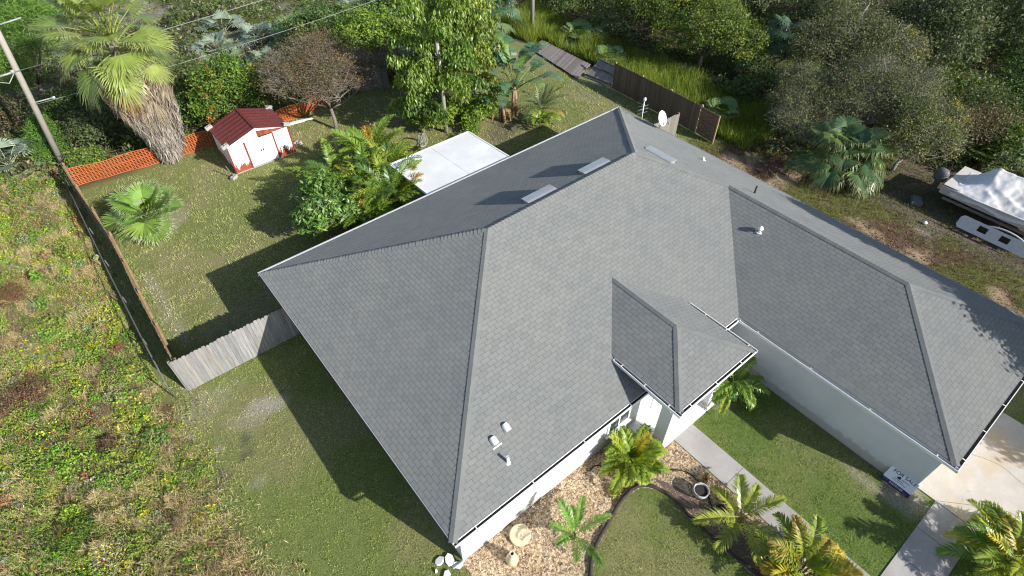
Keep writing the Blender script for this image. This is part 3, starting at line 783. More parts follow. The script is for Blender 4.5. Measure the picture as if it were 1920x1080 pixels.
# wire fence rail beside the field
M_wiref = mat_plain('dull_wire', (0.11, 0.11, 0.11), 0.7, 0.2)
f = thing('wire_fence', 'low grey wire fence rail along the shadow strip of the field', 'wire fence')
m = MB(); m.tube([(-5.1, 31.0, 1.1), (-5.05, 26, 1.1), (-4.98, 20, 1.08), (-4.88, 15, 1.02), (-4.80, 12.2, .9)], .028, 6); m.build('rail', M_wiref, f)
for y in (30, 27, 24, 21, 18, 15, 12.3):
    m = MB(); m.tube([(-5.02 + (30 - y) * .011, y, 0), (-5.02 + (30 - y) * .011, y, 1.1)], .025, 6); m.build('post', M_wiref, f)
# orange safety net
M_orange = mat_plain('orange_plastic', (0.46, 0.12, 0.04), 0.6, 0.22, 2)
def net(label, p, q, h, sag):
    f = thing('safety_fence', label, 'safety fence')
    p = np.array(p, float); q = np.array(q, float); L = np.linalg.norm(q - p); n = int(L / .16); nr = 12
    def P(s, z):
        x = p + (q - p) * s; e = (q - p) / L
        wv = .05 * math.sin(s * 9) + .03 * math.sin(s * 23); dr = sag * (math.sin(s * math.pi * 2.2) ** 2) * (z / h)
        return (x[0] - e[1] * wv, x[1] + e[0] * wv, z - dr)
    m = MB(); S = np.linspace(0, 1, n + 1)
    for r in range(nr):
        z = .05 + r * (h - .08) / (nr - 1)
        V = [P(s, z) for s in S] + [P(s, z + (.05 if r in (0, 6, 11) else .036)) for s in S]
        j = np.arange(n); m.add(V, np.stack([j, j + 1, j + n + 2, j + n + 1], -1), (0.8, .2, .05))
    for i in range(n):
        s0 = S[i]; s1 = s0 + .042 / L
        m.add([P(s0, .05), P(s1, .05), P(s1, h * .5), P(s0, h * .5), P(s1, h), P(s0, h)], [(0, 1, 2, 3), (3, 2, 4, 5)], (0.8, .2, .05))
    m.build('net', M_orange, f)
    for s in np.linspace(0.02, .98, max(2, int(L / 2.4) + 1)):
        m = MB(); x = P(s, 0); m.tube([(x[0], x[1] + .05, 0), (x[0], x[1] + .06, h + .12)], .022, 6); m.build('post', M_post, f)
net('orange plastic mesh barrier between the brown fence corner and the shed', (-4.85, 30.2), (2.75, 29.3), 1.15, .12)
net('orange plastic mesh barrier in shade to the right of the shed', (4.9, 29.15), (10.4, 29.6), 1.0, .2)
pl = thing('plank', 'white plank lying by the shed in front of the orange mesh', 'plank')
m = MB(); m.bar((6.7, 28.75, .16), (8.0, 28.48, .18), .28, .05, col=(1, 1, 1)); m.bar((7.95, 28.49, .2), (8.75, 28.32, .17), .15, .05); m.build('boards', M_white, pl)

# ------------------------------------------------------------------ garden shed
M_sroof = mat_plain('shed_roof_paint', (0.135, 0.030, 0.028), 0.5, 0.12, 2.5)
M_srust = mat_plain('rusty_steel', (0.30, 0.065, 0.03), 0.8, 0.4, 5, c2=(0.14, 0.035, 0.022))
M_sred = mat_plain('red_trim', (0.22, 0.035, 0.025), 0.6, 0.2)
def mat_shed_wall():
    m, nt, bs = new_mat('peeling_white_paint')
    obj = coords(nt)
    mp = node(nt, 'ShaderNodeMapping'); mp.inputs['Scale'].default_value = (5.0, 5.0, 1.2); nt.links.new(obj, mp.inputs[0])
    f = noise(nt, mp.outputs[0], 1.1, 6, 0.7)
    sep = node(nt, 'ShaderNodeSeparateXYZ'); nt.links.new(obj, sep.inputs[0])
    ad = node(nt, 'ShaderNodeMath', operation='MULTIPLY_ADD'); nt.links.new(sep.outputs[2], ad.inputs[0]); ad.inputs[1].default_value = 0.46; nt.links.new(f, ad.inputs[2])
    k = ramp(nt, ad.outputs[0], [(0.69, (1, 1, 1)), (0.73, (0, 0, 0))])
    col = mixc(nt, k, (0.80, 0.79, 0.77), (0.30, 0.065, 0.03))
    nt.links.new(col, bs.inputs['Base Color']); bs.inputs['Roughness'].default_value = 0.6
    return m
M_swall = mat_shed_wall()
sh = thing('garden_shed', 'small white metal shed with peeling paint and dark red gabled roof', 'shed', (4.33, 26.95, 0))
hw, hd = 1.78, 1.33
m = MB()
xs = np.arange(-hw, hw + .001, .2225)
def corr(m, p, q, z0, z1):
    p = np.array(p, float); q = np.array(q, float); L = np.linalg.norm(q - p); e = (q - p) / L; n_ = np.array((e[1], -e[0])); n = int(L / .11)
    V = []
    for z in (z0, z1):
        for i in range(n + 1): V.append((*(p + e * L * i / n + n_ * (.012 if (i // 2) % 2 else 0)), z))
    j = np.arange(n); m.add(V, np.stack([j, j + 1, j + n + 2, j + n + 1], -1), (0.8, .8, .8))
corr(m, (-hw, -hd), (-.80, -hd), .06, 1.72); corr(m, (.80, -hd), (hw, -hd), .06, 1.72); corr(m, (hw, -hd), (hw, hd), .06, 1.72); corr(m, (hw, hd), (-hw, hd), .06, 1.72); corr(m, (-hw, hd), (-hw, -hd), .06, 1.72)
m.build('wall', M_swall, sh)
m = MB(); m.add([(-hw, -hd + .004, 1.72), (0.0, -hd + .004, 1.72), (0, -hd + .004, 2.1), (0, -hd + .004, 2.28)], (0, 1, 2, 3)); m.add([(0, -hd + .004, 2.1), (hw, -hd + .004, 1.72), (0, -hd + .004, 2.28)], (0, 1, 2)); m.build('gable', M_white, sh)
m = MB(); m.add([(-hw, hd, 1.72), (hw, hd, 1.72), (0, hd, 2.28)], (0, 1, 2)); m.build('gable', M_white, sh)
m = MB(); m.add([(0.0, -hd + .004, 1.72), (hw * .98, -hd + .004, 1.72), (0, -hd + .004, 2.1)], (0, 1, 2)); m.build('rusty_gable', M_srust, sh)
m = MB(); m.box(-hw - .02, -hd - .03, .0, hw + .02, hd + .02, .06); m.build('base_frame', M_cinder, sh)
m = MB()
for sgn in (-1, 1):
    n = 28; ys = np.linspace(-hd - .10, hd + .08, n + 1)
    V = []
    for (xx, zz) in ((0.0, 2.33), (sgn * (hw + .09), 1.735)):
        for i in range(n + 1): V.append((xx, ys[i], zz + (.028 if (i // 2) % 2 else 0)))
    j = np.arange(n); m.add(V, np.stack([j, j + 1, j + n + 2, j + n + 1], -1), (0.3, .1, .1))
srf = m.build('roof', M_sroof, sh)
m = MB(); m.bar((0, -hd - .11, 2.365), (0, hd + .09, 2.365), .16, .03); m.build('ridge_cap', M_sroof, srf)
for i, x in enumerate((-.775, .005)):
    d = MB(); d.box(x, -hd - .035, .10, x + .77, -hd - .01, 1.68); do = d.build('door', M_white, sh)
    d = MB(); d.box(x + (.69 if i == 0 else .03), -hd - .06, .85, x + (.74 if i == 0 else .08), -hd - .0355, .99); d.build('handle', M_black, do)
for x0, x1 in ((-hw - .025, -hw + .05), (hw - .05, hw + .025), (-.86, -.785), (.785, .86)):
    m = MB(); m.box(x0, -hd - .045, .05, x1, -hd - .012, 1.72); m.build('trim', M_sred, sh)
m = MB(); m.box(-hw, -hd - .043, 1.69, .0, -hd - .013, 1.75); m.build('header', M_white, sh)
def cinder(m, x, y, z, rz=0.0, L=.40, W=.19, H=.19):
    M = Matrix.Translation((x, y, z)) @ Matrix.Rotation(rz, 4, 'Z')
    m.box(-L / 2, -W / 2, 0, L / 2, -W / 2 + .035, H, M=M); m.box(-L / 2, W / 2 - .035, 0, L / 2, W / 2, H, M=M)
    for x0 in (-L / 2 + .001, -.017, L / 2 - .036): m.box(x0, -W / 2 + .0351, 0.001, x0 + .035, W / 2 - .0351, H - .001, M=M)
blk = [('grey cinder block weighing down the front left corner of the shed roof', (2.56, 25.6, 1.755), .2), ('grey cinder block on the back left corner of the shed roof', (2.55, 28.2, 1.76), 1.2),
       ('grey cinder block on the front right corner of the shed roof', (6.08, 25.65, 1.76), .9), ('grey cinder block standing at the back right of the shed roof', (6.05, 28.2, 1.76), .3)]
for lab, loc, rz in blk:
    m = MB(); cinder(m, 0, 0, 0)
    o = m.build('cinder_block', M_cinder, None, loc, rz); tag(o, lab, 'cinder block', 'cinder blocks on the shed')
    o.rotation_euler = (0, -.32 if loc[0] < 4.3 else .32, 0); o.rotation_euler[2] = 0
o = MB(); cinder(o, 0, 0, 0); o = o.build('cinder_block', M_cinder, None, (2.28, 25.3, 0.005), .6); tag(o, 'grey cinder block on the grass by the shed front left corner', 'cinder block', 'cinder blocks on the shed')
m = MB(); m.tube([(2.26, 25.3, .2), (2.12, 25.45, .85)], .03, 6); o = m.build('stake', M_fgrey); tag(o, 'short pale stake standing in the block by the shed', 'stake')
m = MB(); cinder(m, 0, 0, 0, L=.45, W=.3, H=.2); o = m.build('cinder_block', M_cinder, None, (6.55, 26.3, 0.005), .4); tag(o, 'pale block on the grass along the right side of the shed', 'cinder block')

# ------------------------------------------------------------------ utility poles and wires
up_ = thing('utility_pole', 'leaning grey wooden utility pole rising behind the brown fence corner', 'utility pole')
m = MB(); m.tube([(-5.0, 33.0, 0), (-4.27, 33.0, 6.0), (-3.75, 33.0, 10.3)], [.17, .15, .125], 12, col=(1, 1, 1)); m.build('pole', M_post, up_)
m = MB(); m.tube([(-4.55, 32.9, 3.86), (-3.55, 32.9, 3.84)], .035, 6); m.build('bracket', M_metal, up_)
m = MB(); m.lathe([(0, -.05), (.06, -.04), (.06, .05), (0, .06)], 10, (-3.52, 32.9, 3.84)); m.build('insulator', M_plast, up_)
m = MB(); m.tube([(-4.45, 32.8, 5.6), (-5.3, 32.8, 5.55)], .05, 6); m.lathe([(0, -.09), (.09, -.07), (.09, .09), (0, .1)], 10, (-4.5, 32.8, 5.62)); m.tube([(-4.5, 32.7, 5.55), (-4.9, 32.6, 5.2), (-5.4, 32.7, 5.4)], .025, 6); m.build('cable_clamp', M_metal, up_)
m = MB(); m.tube([(-4.02, 33.0, 7.75), (-2.86, 33.0, 7.86)], .04, 6); m.build('crossarm', M_metal, up_)
p2 = thing('utility_pole', 'plain grey utility pole standing behind the tall green grass strip', 'utility pole')
m = MB(); m.tube([(28.3, 29.9, 0), (28.3, 29.9, 9.0)], [.17, .13], 12, col=(1, 1, 1)); m.build('pole', M_post, p2)
m = MB(); m.bar((27.6, 29.75, 8.4), (29.0, 29.75, 8.4), .1, .12); m.build('crossarm', M_post, p2)
def wire(label, p, q, sag, r):
    p = np.array(p); q = np.array(q); S = np.linspace(0, 1, 22)
    pts = [p + (q - p) * s - np.array((0, 0, sag * 4 * s * (1 - s))) for s in S]
    m = MB(); m.tube(pts, r, 5); tag(m.build('power_line', M_wire), label, 'power line')
M_wire = mat_plain('aluminium_wire', (0.26, 0.27, 0.27), 0.6, 0.05)
wire('bright overhead wire passing above the crown of the shaggy palm', (-4.45, 32.8, 5.6), (28.3, 29.7, 8.6), 0.35, .017)
wire('sagging grey cable strung from pole to pole above the brown bare tree', (-4.6, 32.9, 3.75), (28.3, 29.8, 6.6), 0.5, .015)

m = MB(); rr_ = np.random.default_rng(8)
for k_ in range(5):
    th = np.linspace(0, 6.283, 26); m.tube([((.42 - .03 * k_) * math.cos(t), .06 * math.sin(t * 2 + k_) + .05 * k_, .44 + (.42 - .03 * k_) * math.sin(t)) for t in th], .018, 5, caps=False)
m.tube([(0, .1, .02), (0, .1, .10)], .05, 5)
o = m.build('wire_roll', M_metal, None, (12.35, 21.2, 0), .5); tag(o, 'grey roll of wire standing in shade between the areca and fishtail palms', 'wire roll')

# ------------------------------------------------------------------ boat on its trailer
M_hull = mat_plain('boat_gelcoat', (0.56, 0.53, 0.49), 0.35, 0.06, 2)
def mat_tarp():
    m, nt, bs = new_mat('white_tarp')
    v = coords(nt); f = noise(nt, v, 1.6, 6, .6)
    col = ramp(nt, f, [(0.3, (0.62, 0.60, 0.56)), (0.5, (0.78, 0.77, 0.75)), (0.7, (0.70, 0.72, 0.75))])
    nt.links.new(col, bs.inputs['Base Color']); bs.inputs['Roughness'].default_value = .55
    bump(nt, bs, noise(nt, v, 3.5, 4, .6), .25, .05); return m
M_tarp = mat_tarp()
boat = thing('boat', 'pale beige hulled motorboat under a wrinkled white tarp on a trailer', 'boat', (30.85, -3.8, 0), 0.0)
# hull: stations from transom (y=+3.1) to bow (y=-3.6)
st = [(3.1, 1.28, .55, 1.36), (1.5, 1.32, .55, 1.36), (-.5, 1.30, .55, 1.40), (-2.0, 1.05, .62, 1.48), (-3.2, .5, .8, 1.58), (-3.7, .05, 1.1, 1.64)]
V = []
for y, hw_, zk, zg in st:
    for (sx, z) in ((-1.0, zg), (-.96, zk + .35), (-.62, zk + .12), (0, zk), (.62, zk + .12), (.96, zk + .35), (1.0, zg)): V.append((sx * hw_, y, z))
m = MB(); j = np.arange(6)
for i in range(len(st) - 1): m.add([], np.zeros((0, 4), int)) if False else None
V = np.array(V); F_ = np.concatenate([np.stack([i * 7 + j, i * 7 + j + 1, (i + 1) * 7 + j + 1, (i + 1) * 7 + j], -1) for i in range(len(st) - 1)])
m.add(V, F_, (0.6, .58, .55), 0, False); m.add(V[:7], np.arange(7), (0.6, .58, .55))
m.build('hull', M_hull, boat)
m = MB()
for sx in (-1, 1): m.tube([(sx * (hw_ + .02), y, zg - .03) for y, hw_, zk, zg in st], .04, 6)
m.build('rub_rail', M_plast, boat)
m = MB(); m.box(-1.24, 2.3, 1.363, 1.24, 3.08, 1.40); m.build('deck', M_hull, boat)
# tarp draped over gunwales with a peaked middle and folds
ny_, nx_ = 90, 60; V = []
for i in range(ny_ + 1):
    y = 2.62 - 6.35 * i / ny_
    for jx in range(nx_ + 1):
        u_ = jx / nx_ * 2 - 1
        hwid = np.interp(-y, [-3.1, -1.5, .5, 2, 3.2, 3.7], [1.28, 1.32, 1.3, 1.05, .5, .05]) + .05
        edge = abs(u_) ** 8
        # the sheet hangs over a low ridge board set toward the far side and bunches up at the stern
        dx = hwid * u_ - .42
        run = sstep(2.62, 1.5, y) * np.interp(-y, [-1.5, .5, 3.7], [1.0, .82, .35])
        t_ = max(0.0, 1 - abs(dx) / (1.75 if dx < 0 else 1.0)); h = run * 1.02 * t_ ** 1.35
        X, Y = hwid * u_ * 1.0 + 20, y + 40
        wr = .26 * (N1.fbm(X, Y, 1.5, 3) - .5) + .16 * (N2.fbm(X + Y * .5, Y - X * .4, .55, 3) - .5)
        cr = -.05 * abs(math.sin(2.6 * (dx * .9 + y * .8) + 3 * N3.fbm(X, Y, 1.2, 2))) - .035 * abs(math.sin(4.3 * (dx - y * .45) + 4 * N4.fbm(X, Y, .9, 2)))
        z = 1.47 + h + (wr + cr) * (1 - edge * .8) - .30 * edge - .06 * edge * (1 + math.sin(y * 3.1 + 2 * N1(X, Y, .7)))
        V.append((hwid * u_ * (1.0 if abs(u_) < .97 else 1.02), y, z))
ii = (np.arange(ny_)[:, None] * (nx_ + 1) + np.arange(nx_)[None]).ravel()
m = MB(); m.add(V, np.stack([ii, ii + 1, ii + nx_ + 2, ii + nx_ + 1], -1), (0.75,) * 3, 0, True); m.build('tarp', M_tarp, boat)
M_motor = mat_plain('grey_cowling', (0.12, 0.125, 0.13), 0.6, 0.1)
m = MB(); m.lathe([(0, 1.66), (.18, 1.64), (.25, 1.52), (.26, 1.2), (.2, 1.02), (.12, .95), (.1, .4), (.06, .3), (0, .3)], 16, (0, 0, 0)); 
mo = m.build('outboard_motor', M_motor, boat, (-.35, 3.55, 0)); mo.scale = (.9, 1.25, 1)
m = MB()
for z in np.arange(1.05, 1.5, .09): m.lathe([(.262, z), (.28, z + .02), (.262, z + .04)], 16)
m.build('cowl_rib', M_motor, mo)
tl = thing('boat_trailer', 'boat trailer with a long white slotted fender under the beige hull', 'trailer', (30.85, -3.8, 0))
m = MB()
for sx in (-.75, .75): m.bar((sx, 2.9, .45), (sx, -2.6, .45), .08, .12); m.bar((sx, -2.6, .45), (0, -5.0, .45), .08, .12)
for y in (2.6, .2, -2.2): m.bar((-.75, y, .40), (.75, y, .40), .08, .1)
m.bar((-2.1, .1, .34), (2.0, .1, .34), .07, .07); m.bar((-2.1, -1.0, .34), (2.0, -1.0, .34), .07, .07)
m.build('frame', M_metal, tl)
for sx in (-1.75, 1.75):
    for y in (.1, -1.0):
        m = MB(); m.lathe([(.17, -.1), (.29, -.1), (.32, -.06), (.32, .06), (.29, .1), (.17, .1)], 20); o = m.build('wheel', M_black, tl, (sx, y, .33)); o.rotation_euler = (0, math.radians(90), 0)
        m = MB(); m.lathe([(0, -.07), (.16, -.09), (.165, .09), (0, .06)], 16); m.build('rim', M_white, o)
M_fend = mat_plain('fender_paint', (0.62, 0.62, 0.63), 0.4, 0.06)
def fender(sx):
    # long box-section guard with two rectangular step slots, rounded ends
    m = MB(); L0, L1 = 1.5, -1.75; nseg = 8
    xo = -.5 * sx
    ys = [L0, L0 - .12, .62, .22, -.35, -.75, L1 + .12, L1]
    top = .80; inner = -.28 * sx
    def row(y, x, z): return (x, y, z)
    x0, x1 = 0.0, sx * .30; z0, z1 = .22, .78
    # sloped outer face from (x1,z0) up to (x0,z1): quads with slots left open
    fr = lambda a, y: (x1 + (x0 - x1) * a, y, z0 + (z1 - z0) * a)
    for k_ in range(7):
        ya, yb = ys[k_], ys[k_ + 1]
        lo_a, hi_a = (0.22, .82) if k_ == 0 else (0, 1); lo_b, hi_b = (0.22, .82) if k_ == 6 else (0, 1)
        if k_ in (2, 4):
            for a, b_ in ((0, .34), (.72, 1)): m.add([fr(a, ya), fr(a, yb), fr(b_, yb), fr(b_, ya)], (0, 1, 2, 3), (0.6,) * 3)
        else: m.add([fr(lo_a, ya), fr(lo_b, yb), fr(hi_b, yb), fr(hi_a, ya)], (0, 1, 2, 3), (0.6,) * 3)
    o = m.build('fender', M_fend, tl, (sx * 1.98, .05, 0))
    sm = o.modifiers.new('thick', 'SOLIDIFY'); sm.thickness = .03
    m = MB()
    for (ya, yb) in ((.62, .22), (-.35, -.75)): m.box(min(sx * .05, sx * .09), yb, .36, max(sx * .05, sx * .09), ya, .66)
    m.build('slot', M_black, o)
    m = MB(); th = np.linspace(0, math.pi, 14)
    m.tube([(-sx * .12, -.45 + 1.05 * math.cos(t), .36 + .5 * math.sin(t)) for t in th], .04, 6); m.build('arch', M_fend, o)
fender(-1); fender(1)
m = MB(); m.box(-.35, -.25, 0, .35, .25, .28); m.box(-.30, -.20, .281, .30, .2, .31); o = m.build('storage_bin', M_motor, None, (29.2, -.1, .0), .5); tag(o, 'grey plastic bin on the ground behind the boat motor', 'bin')
m = MB(); m.lathe([(0, .0), (.09, .02), (.12, .09), (.08, .15), (0, .17)], 10); o = m.build('bucket', M_plast, None, (27.9, -1.2, .0)); tag(o, 'tiny white tub lying on the bare ground left of the boat', 'tub')

# ------------------------------------------------------------------ front garden objects
M_cream = mat_plain('cream_ceramic', (0.62, 0.53, 0.35), 0.5, 0.08, 5)
m = MB(); m.lathe([(0, .0), (.10, .0), (.19, .06), (.205, .16), (.17, .30), (.095, .46), (.07, .56), (.085, .66), (.06, .66), (.045, .58), (0.0, .57)], 24); o = m.build('vase', M_cream, None, (1.5, -.62, .012)); tag(o, 'cream bottle shaped vase standing on the gravel', 'vase')
m = MB(); m.lathe([(.0449, .60), (0, .60)], 12); m.build('opening', M_black, o)
m = MB(); m.lathe([(0, .0), (.26, .0), (.335, .05), (.345, .075), (.31, .085), (.24, .075), (.09, .075), (.085, .095), (.05, .095), (.045, .078), (0, .078)], 30); o = m.build('basin', M_cream, None, (2.17, -.19, .06)); o.rotation_euler = (.12, -.1, 0); tag(o, 'round cream birdbath basin lying on the gravel near the wall', 'birdbath')
rs = np.random.default_rng(5)
for i, (x, y, r, lab) in enumerate(((-.28, .78, .17, 'white stone slab nearest the lawn beneath the downspout'), (-.02, .62, .20, 'largest white stone slab at the foot of the downspout'), (.12, .34, .17, 'white stone slab lying against the gravel edge near the downspout'), (-.33, .30, .16, 'white stone slab at the outer end of the downspout splash pile'), (-.52, .62, .06, 'small white pebble outlying the downspout stones'))):
    n = 7; th = np.linspace(0, 6.28, n, endpoint=False); rr = r * rs.uniform(.75, 1.1, n)
    m = MB(); m.prism(np.stack([rr * np.cos(th), rr * np.sin(th) * .75], -1), 0, .09); o = m.build('stone', M_white, None, (x, y, .0), rs.uniform(0, 3)); o.rotation_euler[0] = rs.uniform(-.25, .25); tag(o, lab, 'stone', 'white stones under the downspout')
ed = spline([(2.25, -4.5), (2.7, -3.0), (3.55, -2.1), (4.78, -1.66), (5.75, -1.42), (6.5, -1.54), (6.92, -2.3), (6.89, -3.3), (6.97, -4.9), (7.2, -7.0)], 12)
m = MB(); m.tube([(x, y, .05 + .02 * math.sin(i * .9)) for i, (x, y) in enumerate(ed)], .07, 6); o = m.build('garden_edging', M_edge); tag(o, 'dark log edging curving around the small front lawn', 'edging')
m = MB(); m.tube([(x, y, .03) for x, y in spline([(5.45, -.02), (5.75, .0), (6.1, -.35), (6.6, -.9)], 10)], .022, 6); o = m.build('garden_hose', M_black); tag(o, 'short black hose curving under the yellow palm near the wall', 'hose')
m = MB(); m.tube([(x, y, .03) for x, y in spline([(7.2, -1.5), (7.65, -1.75), (8.05, -2.25), (8.0, -3.0), (7.7, -3.5), (7.62, -4.0), (7.9, -4.5), (8.0, -5.2)], 10)], .024, 6); o = m.build('garden_hose', M_black); tag(o, 'long black hose winding between the planters and the walkway', 'hose')
M_pot = mat_plain('dark_glazed_pot', (0.045, 0.047, 0.05), 0.35, 0.15); M_silver = mat_plain('mottled_concrete', (0.42, 0.42, 0.40), 0.6, 0.5, 16, c2=(0.07, 0.075, 0.07))
def pot(loc, r, h, mat, lab, rz=0):
    m = MB(); m.lathe([(0, 0), (r * .65, 0), (r * .95, h * .6), (r, h), (r * .86, h), (r * .8, h * .8)], 22); o = m.build('planter', mat, None, loc); tag(o, lab, 'planter')
    m = MB(); m.lathe([(r * .805, h * .81), (0, h * .84)], 16); m.build('soil', M_dirt_in, o); return o
pot((7.72, -2.95, .012), .27, .36, M_silver, 'large mottled grey planter beside the black hose')
pot((7.72, -3.75, .012), .20, .26, M_pot, 'small dark planter between the hose and the spreading palm')
M_terra = mat_plain('terracotta', (0.42, 0.12, 0.06), 0.8, 0.15)
pot((8.22, -2.75, .012), .11, .16, M_terra, 'small terracotta pot next to the mottled planter by the walkway')
pot((8.0, -.25, .09), .16, .24, M_pot, 'dark pot holding a small plant on the shaded porch corner')

# ------------------------------------------------------------------ for sale sign leaning against the garage wall
M_signw = mat_plain('sign_white', (0.80, 0.84, 0.90), 0.5, 0.02); M_signb = mat_plain('sign_purple', (0.035, 0.02, 0.11), 0.5, 0.05); M_ink = mat_plain('sign_ink', (0.03, 0.035, 0.09), 0.5, 0.05); M_pale = mat_plain('sign_print', (0.55, 0.55, 0.62), 0.5, 0.05); M_lil = mat_plain('sign_lilac', (0.22, 0.18, 0.32), 0.5, 0.05)
sg = thing('sale_sign', 'bent white and purple FOR SALE sign leaning on the grey side wall', 'sign')
# board plane: bottom edge on the ground, top edge on the wall, slight bow between
sp0 = np.array((12.98, -6.50, .02)); sp1 = np.array((12.98, -7.42, .02)); sl_ = np.array((.235, 0.0, .62)); sl_ = sl_ / np.linalg.norm(sl_) * .66
se = (sp1 - sp0); sn = np.cross(sl_, se); sn /= np.linalg.norm(sn)
if sn[0] > 0: sn = -sn
def SP(u, v, h=0.0): return sp0 + se * u + sl_ * v + sn * (h - .05 * (1 - (2 * u - 1) ** 2) * 0.6 + .03 * (1 - v))
def sheet(u0, u1, v0, v1, h, mat, name, nu=10):
    m = MB(); U = np.linspace(u0, u1, nu + 1)
    V = [SP(u, v0, h) for u in U] + [SP(u, v1, h) for u in U]
    j = np.arange(nu); m.add(V, np.stack([j, j + 1, j + nu + 2, j + nu + 1], -1), (.5,) * 3); return m.build(name, mat, sg)
pn = sheet(0, 1, .27, 1, 0, M_signw, 'panel'); pn.modifiers.new('thick', 'SOLIDIFY').thickness = .008
pb = sheet(0, 1, 0, .268, 0, M_signb, 'lower_panel'); pb.modifiers.new('thick', 'SOLIDIFY').thickness = .008
def text(s, u, v, size, mat, name):
    c = bpy.data.curves.new(name, 'FONT'); c.body = s; c.size = size; c.extrude = .002; c.align_x = 'CENTER'; c.align_y = 'CENTER'
    tmp = bpy.data.objects.new(name + '_curve', c); COL.objects.link(tmp)
    me = bpy.data.meshes.new_from_object(tmp.evaluated_get(bpy.context.evaluated_depsgraph_get()))
    bpy.data.objects.remove(tmp); me.materials.clear(); me.materials.append(mat)
    # follow the bend of the board
    Ls = np.linalg.norm(se); Hs = np.linalg.norm(sl_)
    for vv in me.vertices: vv.co = Vector(SP(u + vv.co.x / Ls, v + vv.co.y / Hs, .006 + vv.co.z))
    o = bpy.data.objects.new(name, me); COL.objects.link(o); o.parent = sg; return o
text('FOR SALE', .54, .86, .175, M_ink, 'lettering')
def dashes(v, u0, u1, hgt, mat, name, seed, h=.006):
    r = np.random.default_rng(seed); u = u0; m = MB()
    while u < u1:
        wd = r.uniform(.018, .04); 
        m.add([SP(u, v, h), SP(u + wd, v, h), SP(u + wd, v + hgt * r.uniform(.7, 1), h), SP(u, v + hgt, h)], (0, 1, 2, 3), (.5,) * 3); u += wd + r.uniform(.012, .03)
    m.build(name, mat, sg)
m = MB(); m.add([SP(.36, .58, .006), SP(.48, .58, .006), SP(.48, .68, .006), SP(.42, .75, .006), SP(.36, .68, .006)], np.arange(5), (.5,) * 3); m.build('logo', M_ink, sg)
dashes(.62, .52, .78, .05, M_lil, 'small_print', 1); dashes(.50, .3, .62, .05, M_lil, 'small_print', 2); dashes(.40, .24, .74, .045, M_lil, 'small_print', 3)
dashes(.10, .28, .72, .13, M_pale, 'phone_number', 4); dashes(.18, .06, .2, .05, M_lil, 'small_print', 5); dashes(.06, .78, .92, .07, M_lil, 'small_print', 6)

# ------------------------------------------------------------------ vegetation builders
BRIGHT = (0.135, 0.215, 0.030); LIME = (0.21, 0.26, 0.035); MID = (0.075, 0.135, 0.028); DEEP = (0.042, 0.085, 0.022); OLIVE = (0.115, 0.125, 0.050); GREYOL = (0.125, 0.125, 0.078)
YEL = (0.36, 0.31, 0.035); TAN = (0.33, 0.26, 0.15); BROWN = (0.15, 0.09, 0.05); RUST = (0.26, 0.13, 0.045); SILVER = (0.20, 0.255, 0.185); BLUEG = (0.075, 0.125, 0.075); GOLD = (0.42, 0.26, 0.03); REDB = (0.16, 0.065, 0.045)

def pick(r, pal, n):
    c = np.array([p[0] for p in pal]); w = np.array([p[1] for p in pal], float); w /= w.sum()
    return c[r.choice(len(pal), n, p=w)]
def unit(v): return v / (np.linalg.norm(v, axis=-1, keepdims=True) + 1e-9)

def leaf_faces(m, P, T, B, ln, wd, col):
    """rhombic leaves, folded a little along the midrib"""
    n = len(P); N = np.cross(T, B)
    V = np.stack([P - T * ln[:, None] / 2, P + B * wd[:, None] / 2 + N * wd[:, None] * .12, P + T * ln[:, None] / 2, P - B * wd[:, None] / 2 + N * wd[:, None] * .12], 1).reshape(-1, 3)
    F = np.arange(n * 4).reshape(n, 4)
    m.add(V, F, col)

def leaf_cloud(m, r, blobs, n, size, pal, aspect=.55, clumps=60, sig=.28, shell=.55, flat=.5, hang=0.0, zmin=.05, keep=None):
    bl = np.array(blobs, float); vol = (bl[:, 3] * bl[:, 4] * bl[:, 5]) ** (2 / 3); w = vol / vol.sum()
    nc = int(clumps * len(blobs)); bi = r.choice(len(bl), nc, p=w)
    d = unit(r.normal(size=(nc, 3))); d[:, 2] = np.where(d[:, 2] < -.35, -d[:, 2] * .6, d[:, 2])
    rad = shell + (1 - shell) * r.random(nc) ** .6; rad *= r.uniform(.82, 1.12, nc)
    cc = bl[bi, :3] + d * rad[:, None] * bl[bi, 3:6]
    cs = sig * r.uniform(.6, 1.4, nc) * np.cbrt(bl[bi, 3] * bl[bi, 4] * bl[bi, 5])
    ccol = pick(r, pal, nc) * r.uniform(.82, 1.2, (nc, 1))
    k = r.integers(0, nc, n)
    off = r.normal(size=(n, 3)) * cs[k][:, None] * np.array((1, 1, .75))
    P = cc[k] + off; ok = P[:, 2] > zmin; P = P[ok]; k = k[ok]; n = len(P)
    N = unit(d[k] * .5 + r.normal(size=(n, 3)) * .7 + np.array((0, 0, flat)))
    T = unit(np.cross(N, r.normal(size=(n, 3))))
    if hang: T = unit(T * (1 - hang) + np.array((0, 0, -1)) * hang + d[k] * .15); N = unit(np.cross(T, unit(r.normal(size=(n, 3)))))
    B = np.cross(N, T)
    ln = size * r.uniform(.6, 1.4, n)
    col = ccol[k] * r.uniform(.75, 1.28, (n, 1)) * (1 + r.normal(size=(n, 3)) * .05)
    sw = r.random(n) < .12; col[sw] = pick(r, pal, sw.sum())
    leaf_faces(m, P, T, B, ln, ln * aspect, np.clip(col, 0, 1))

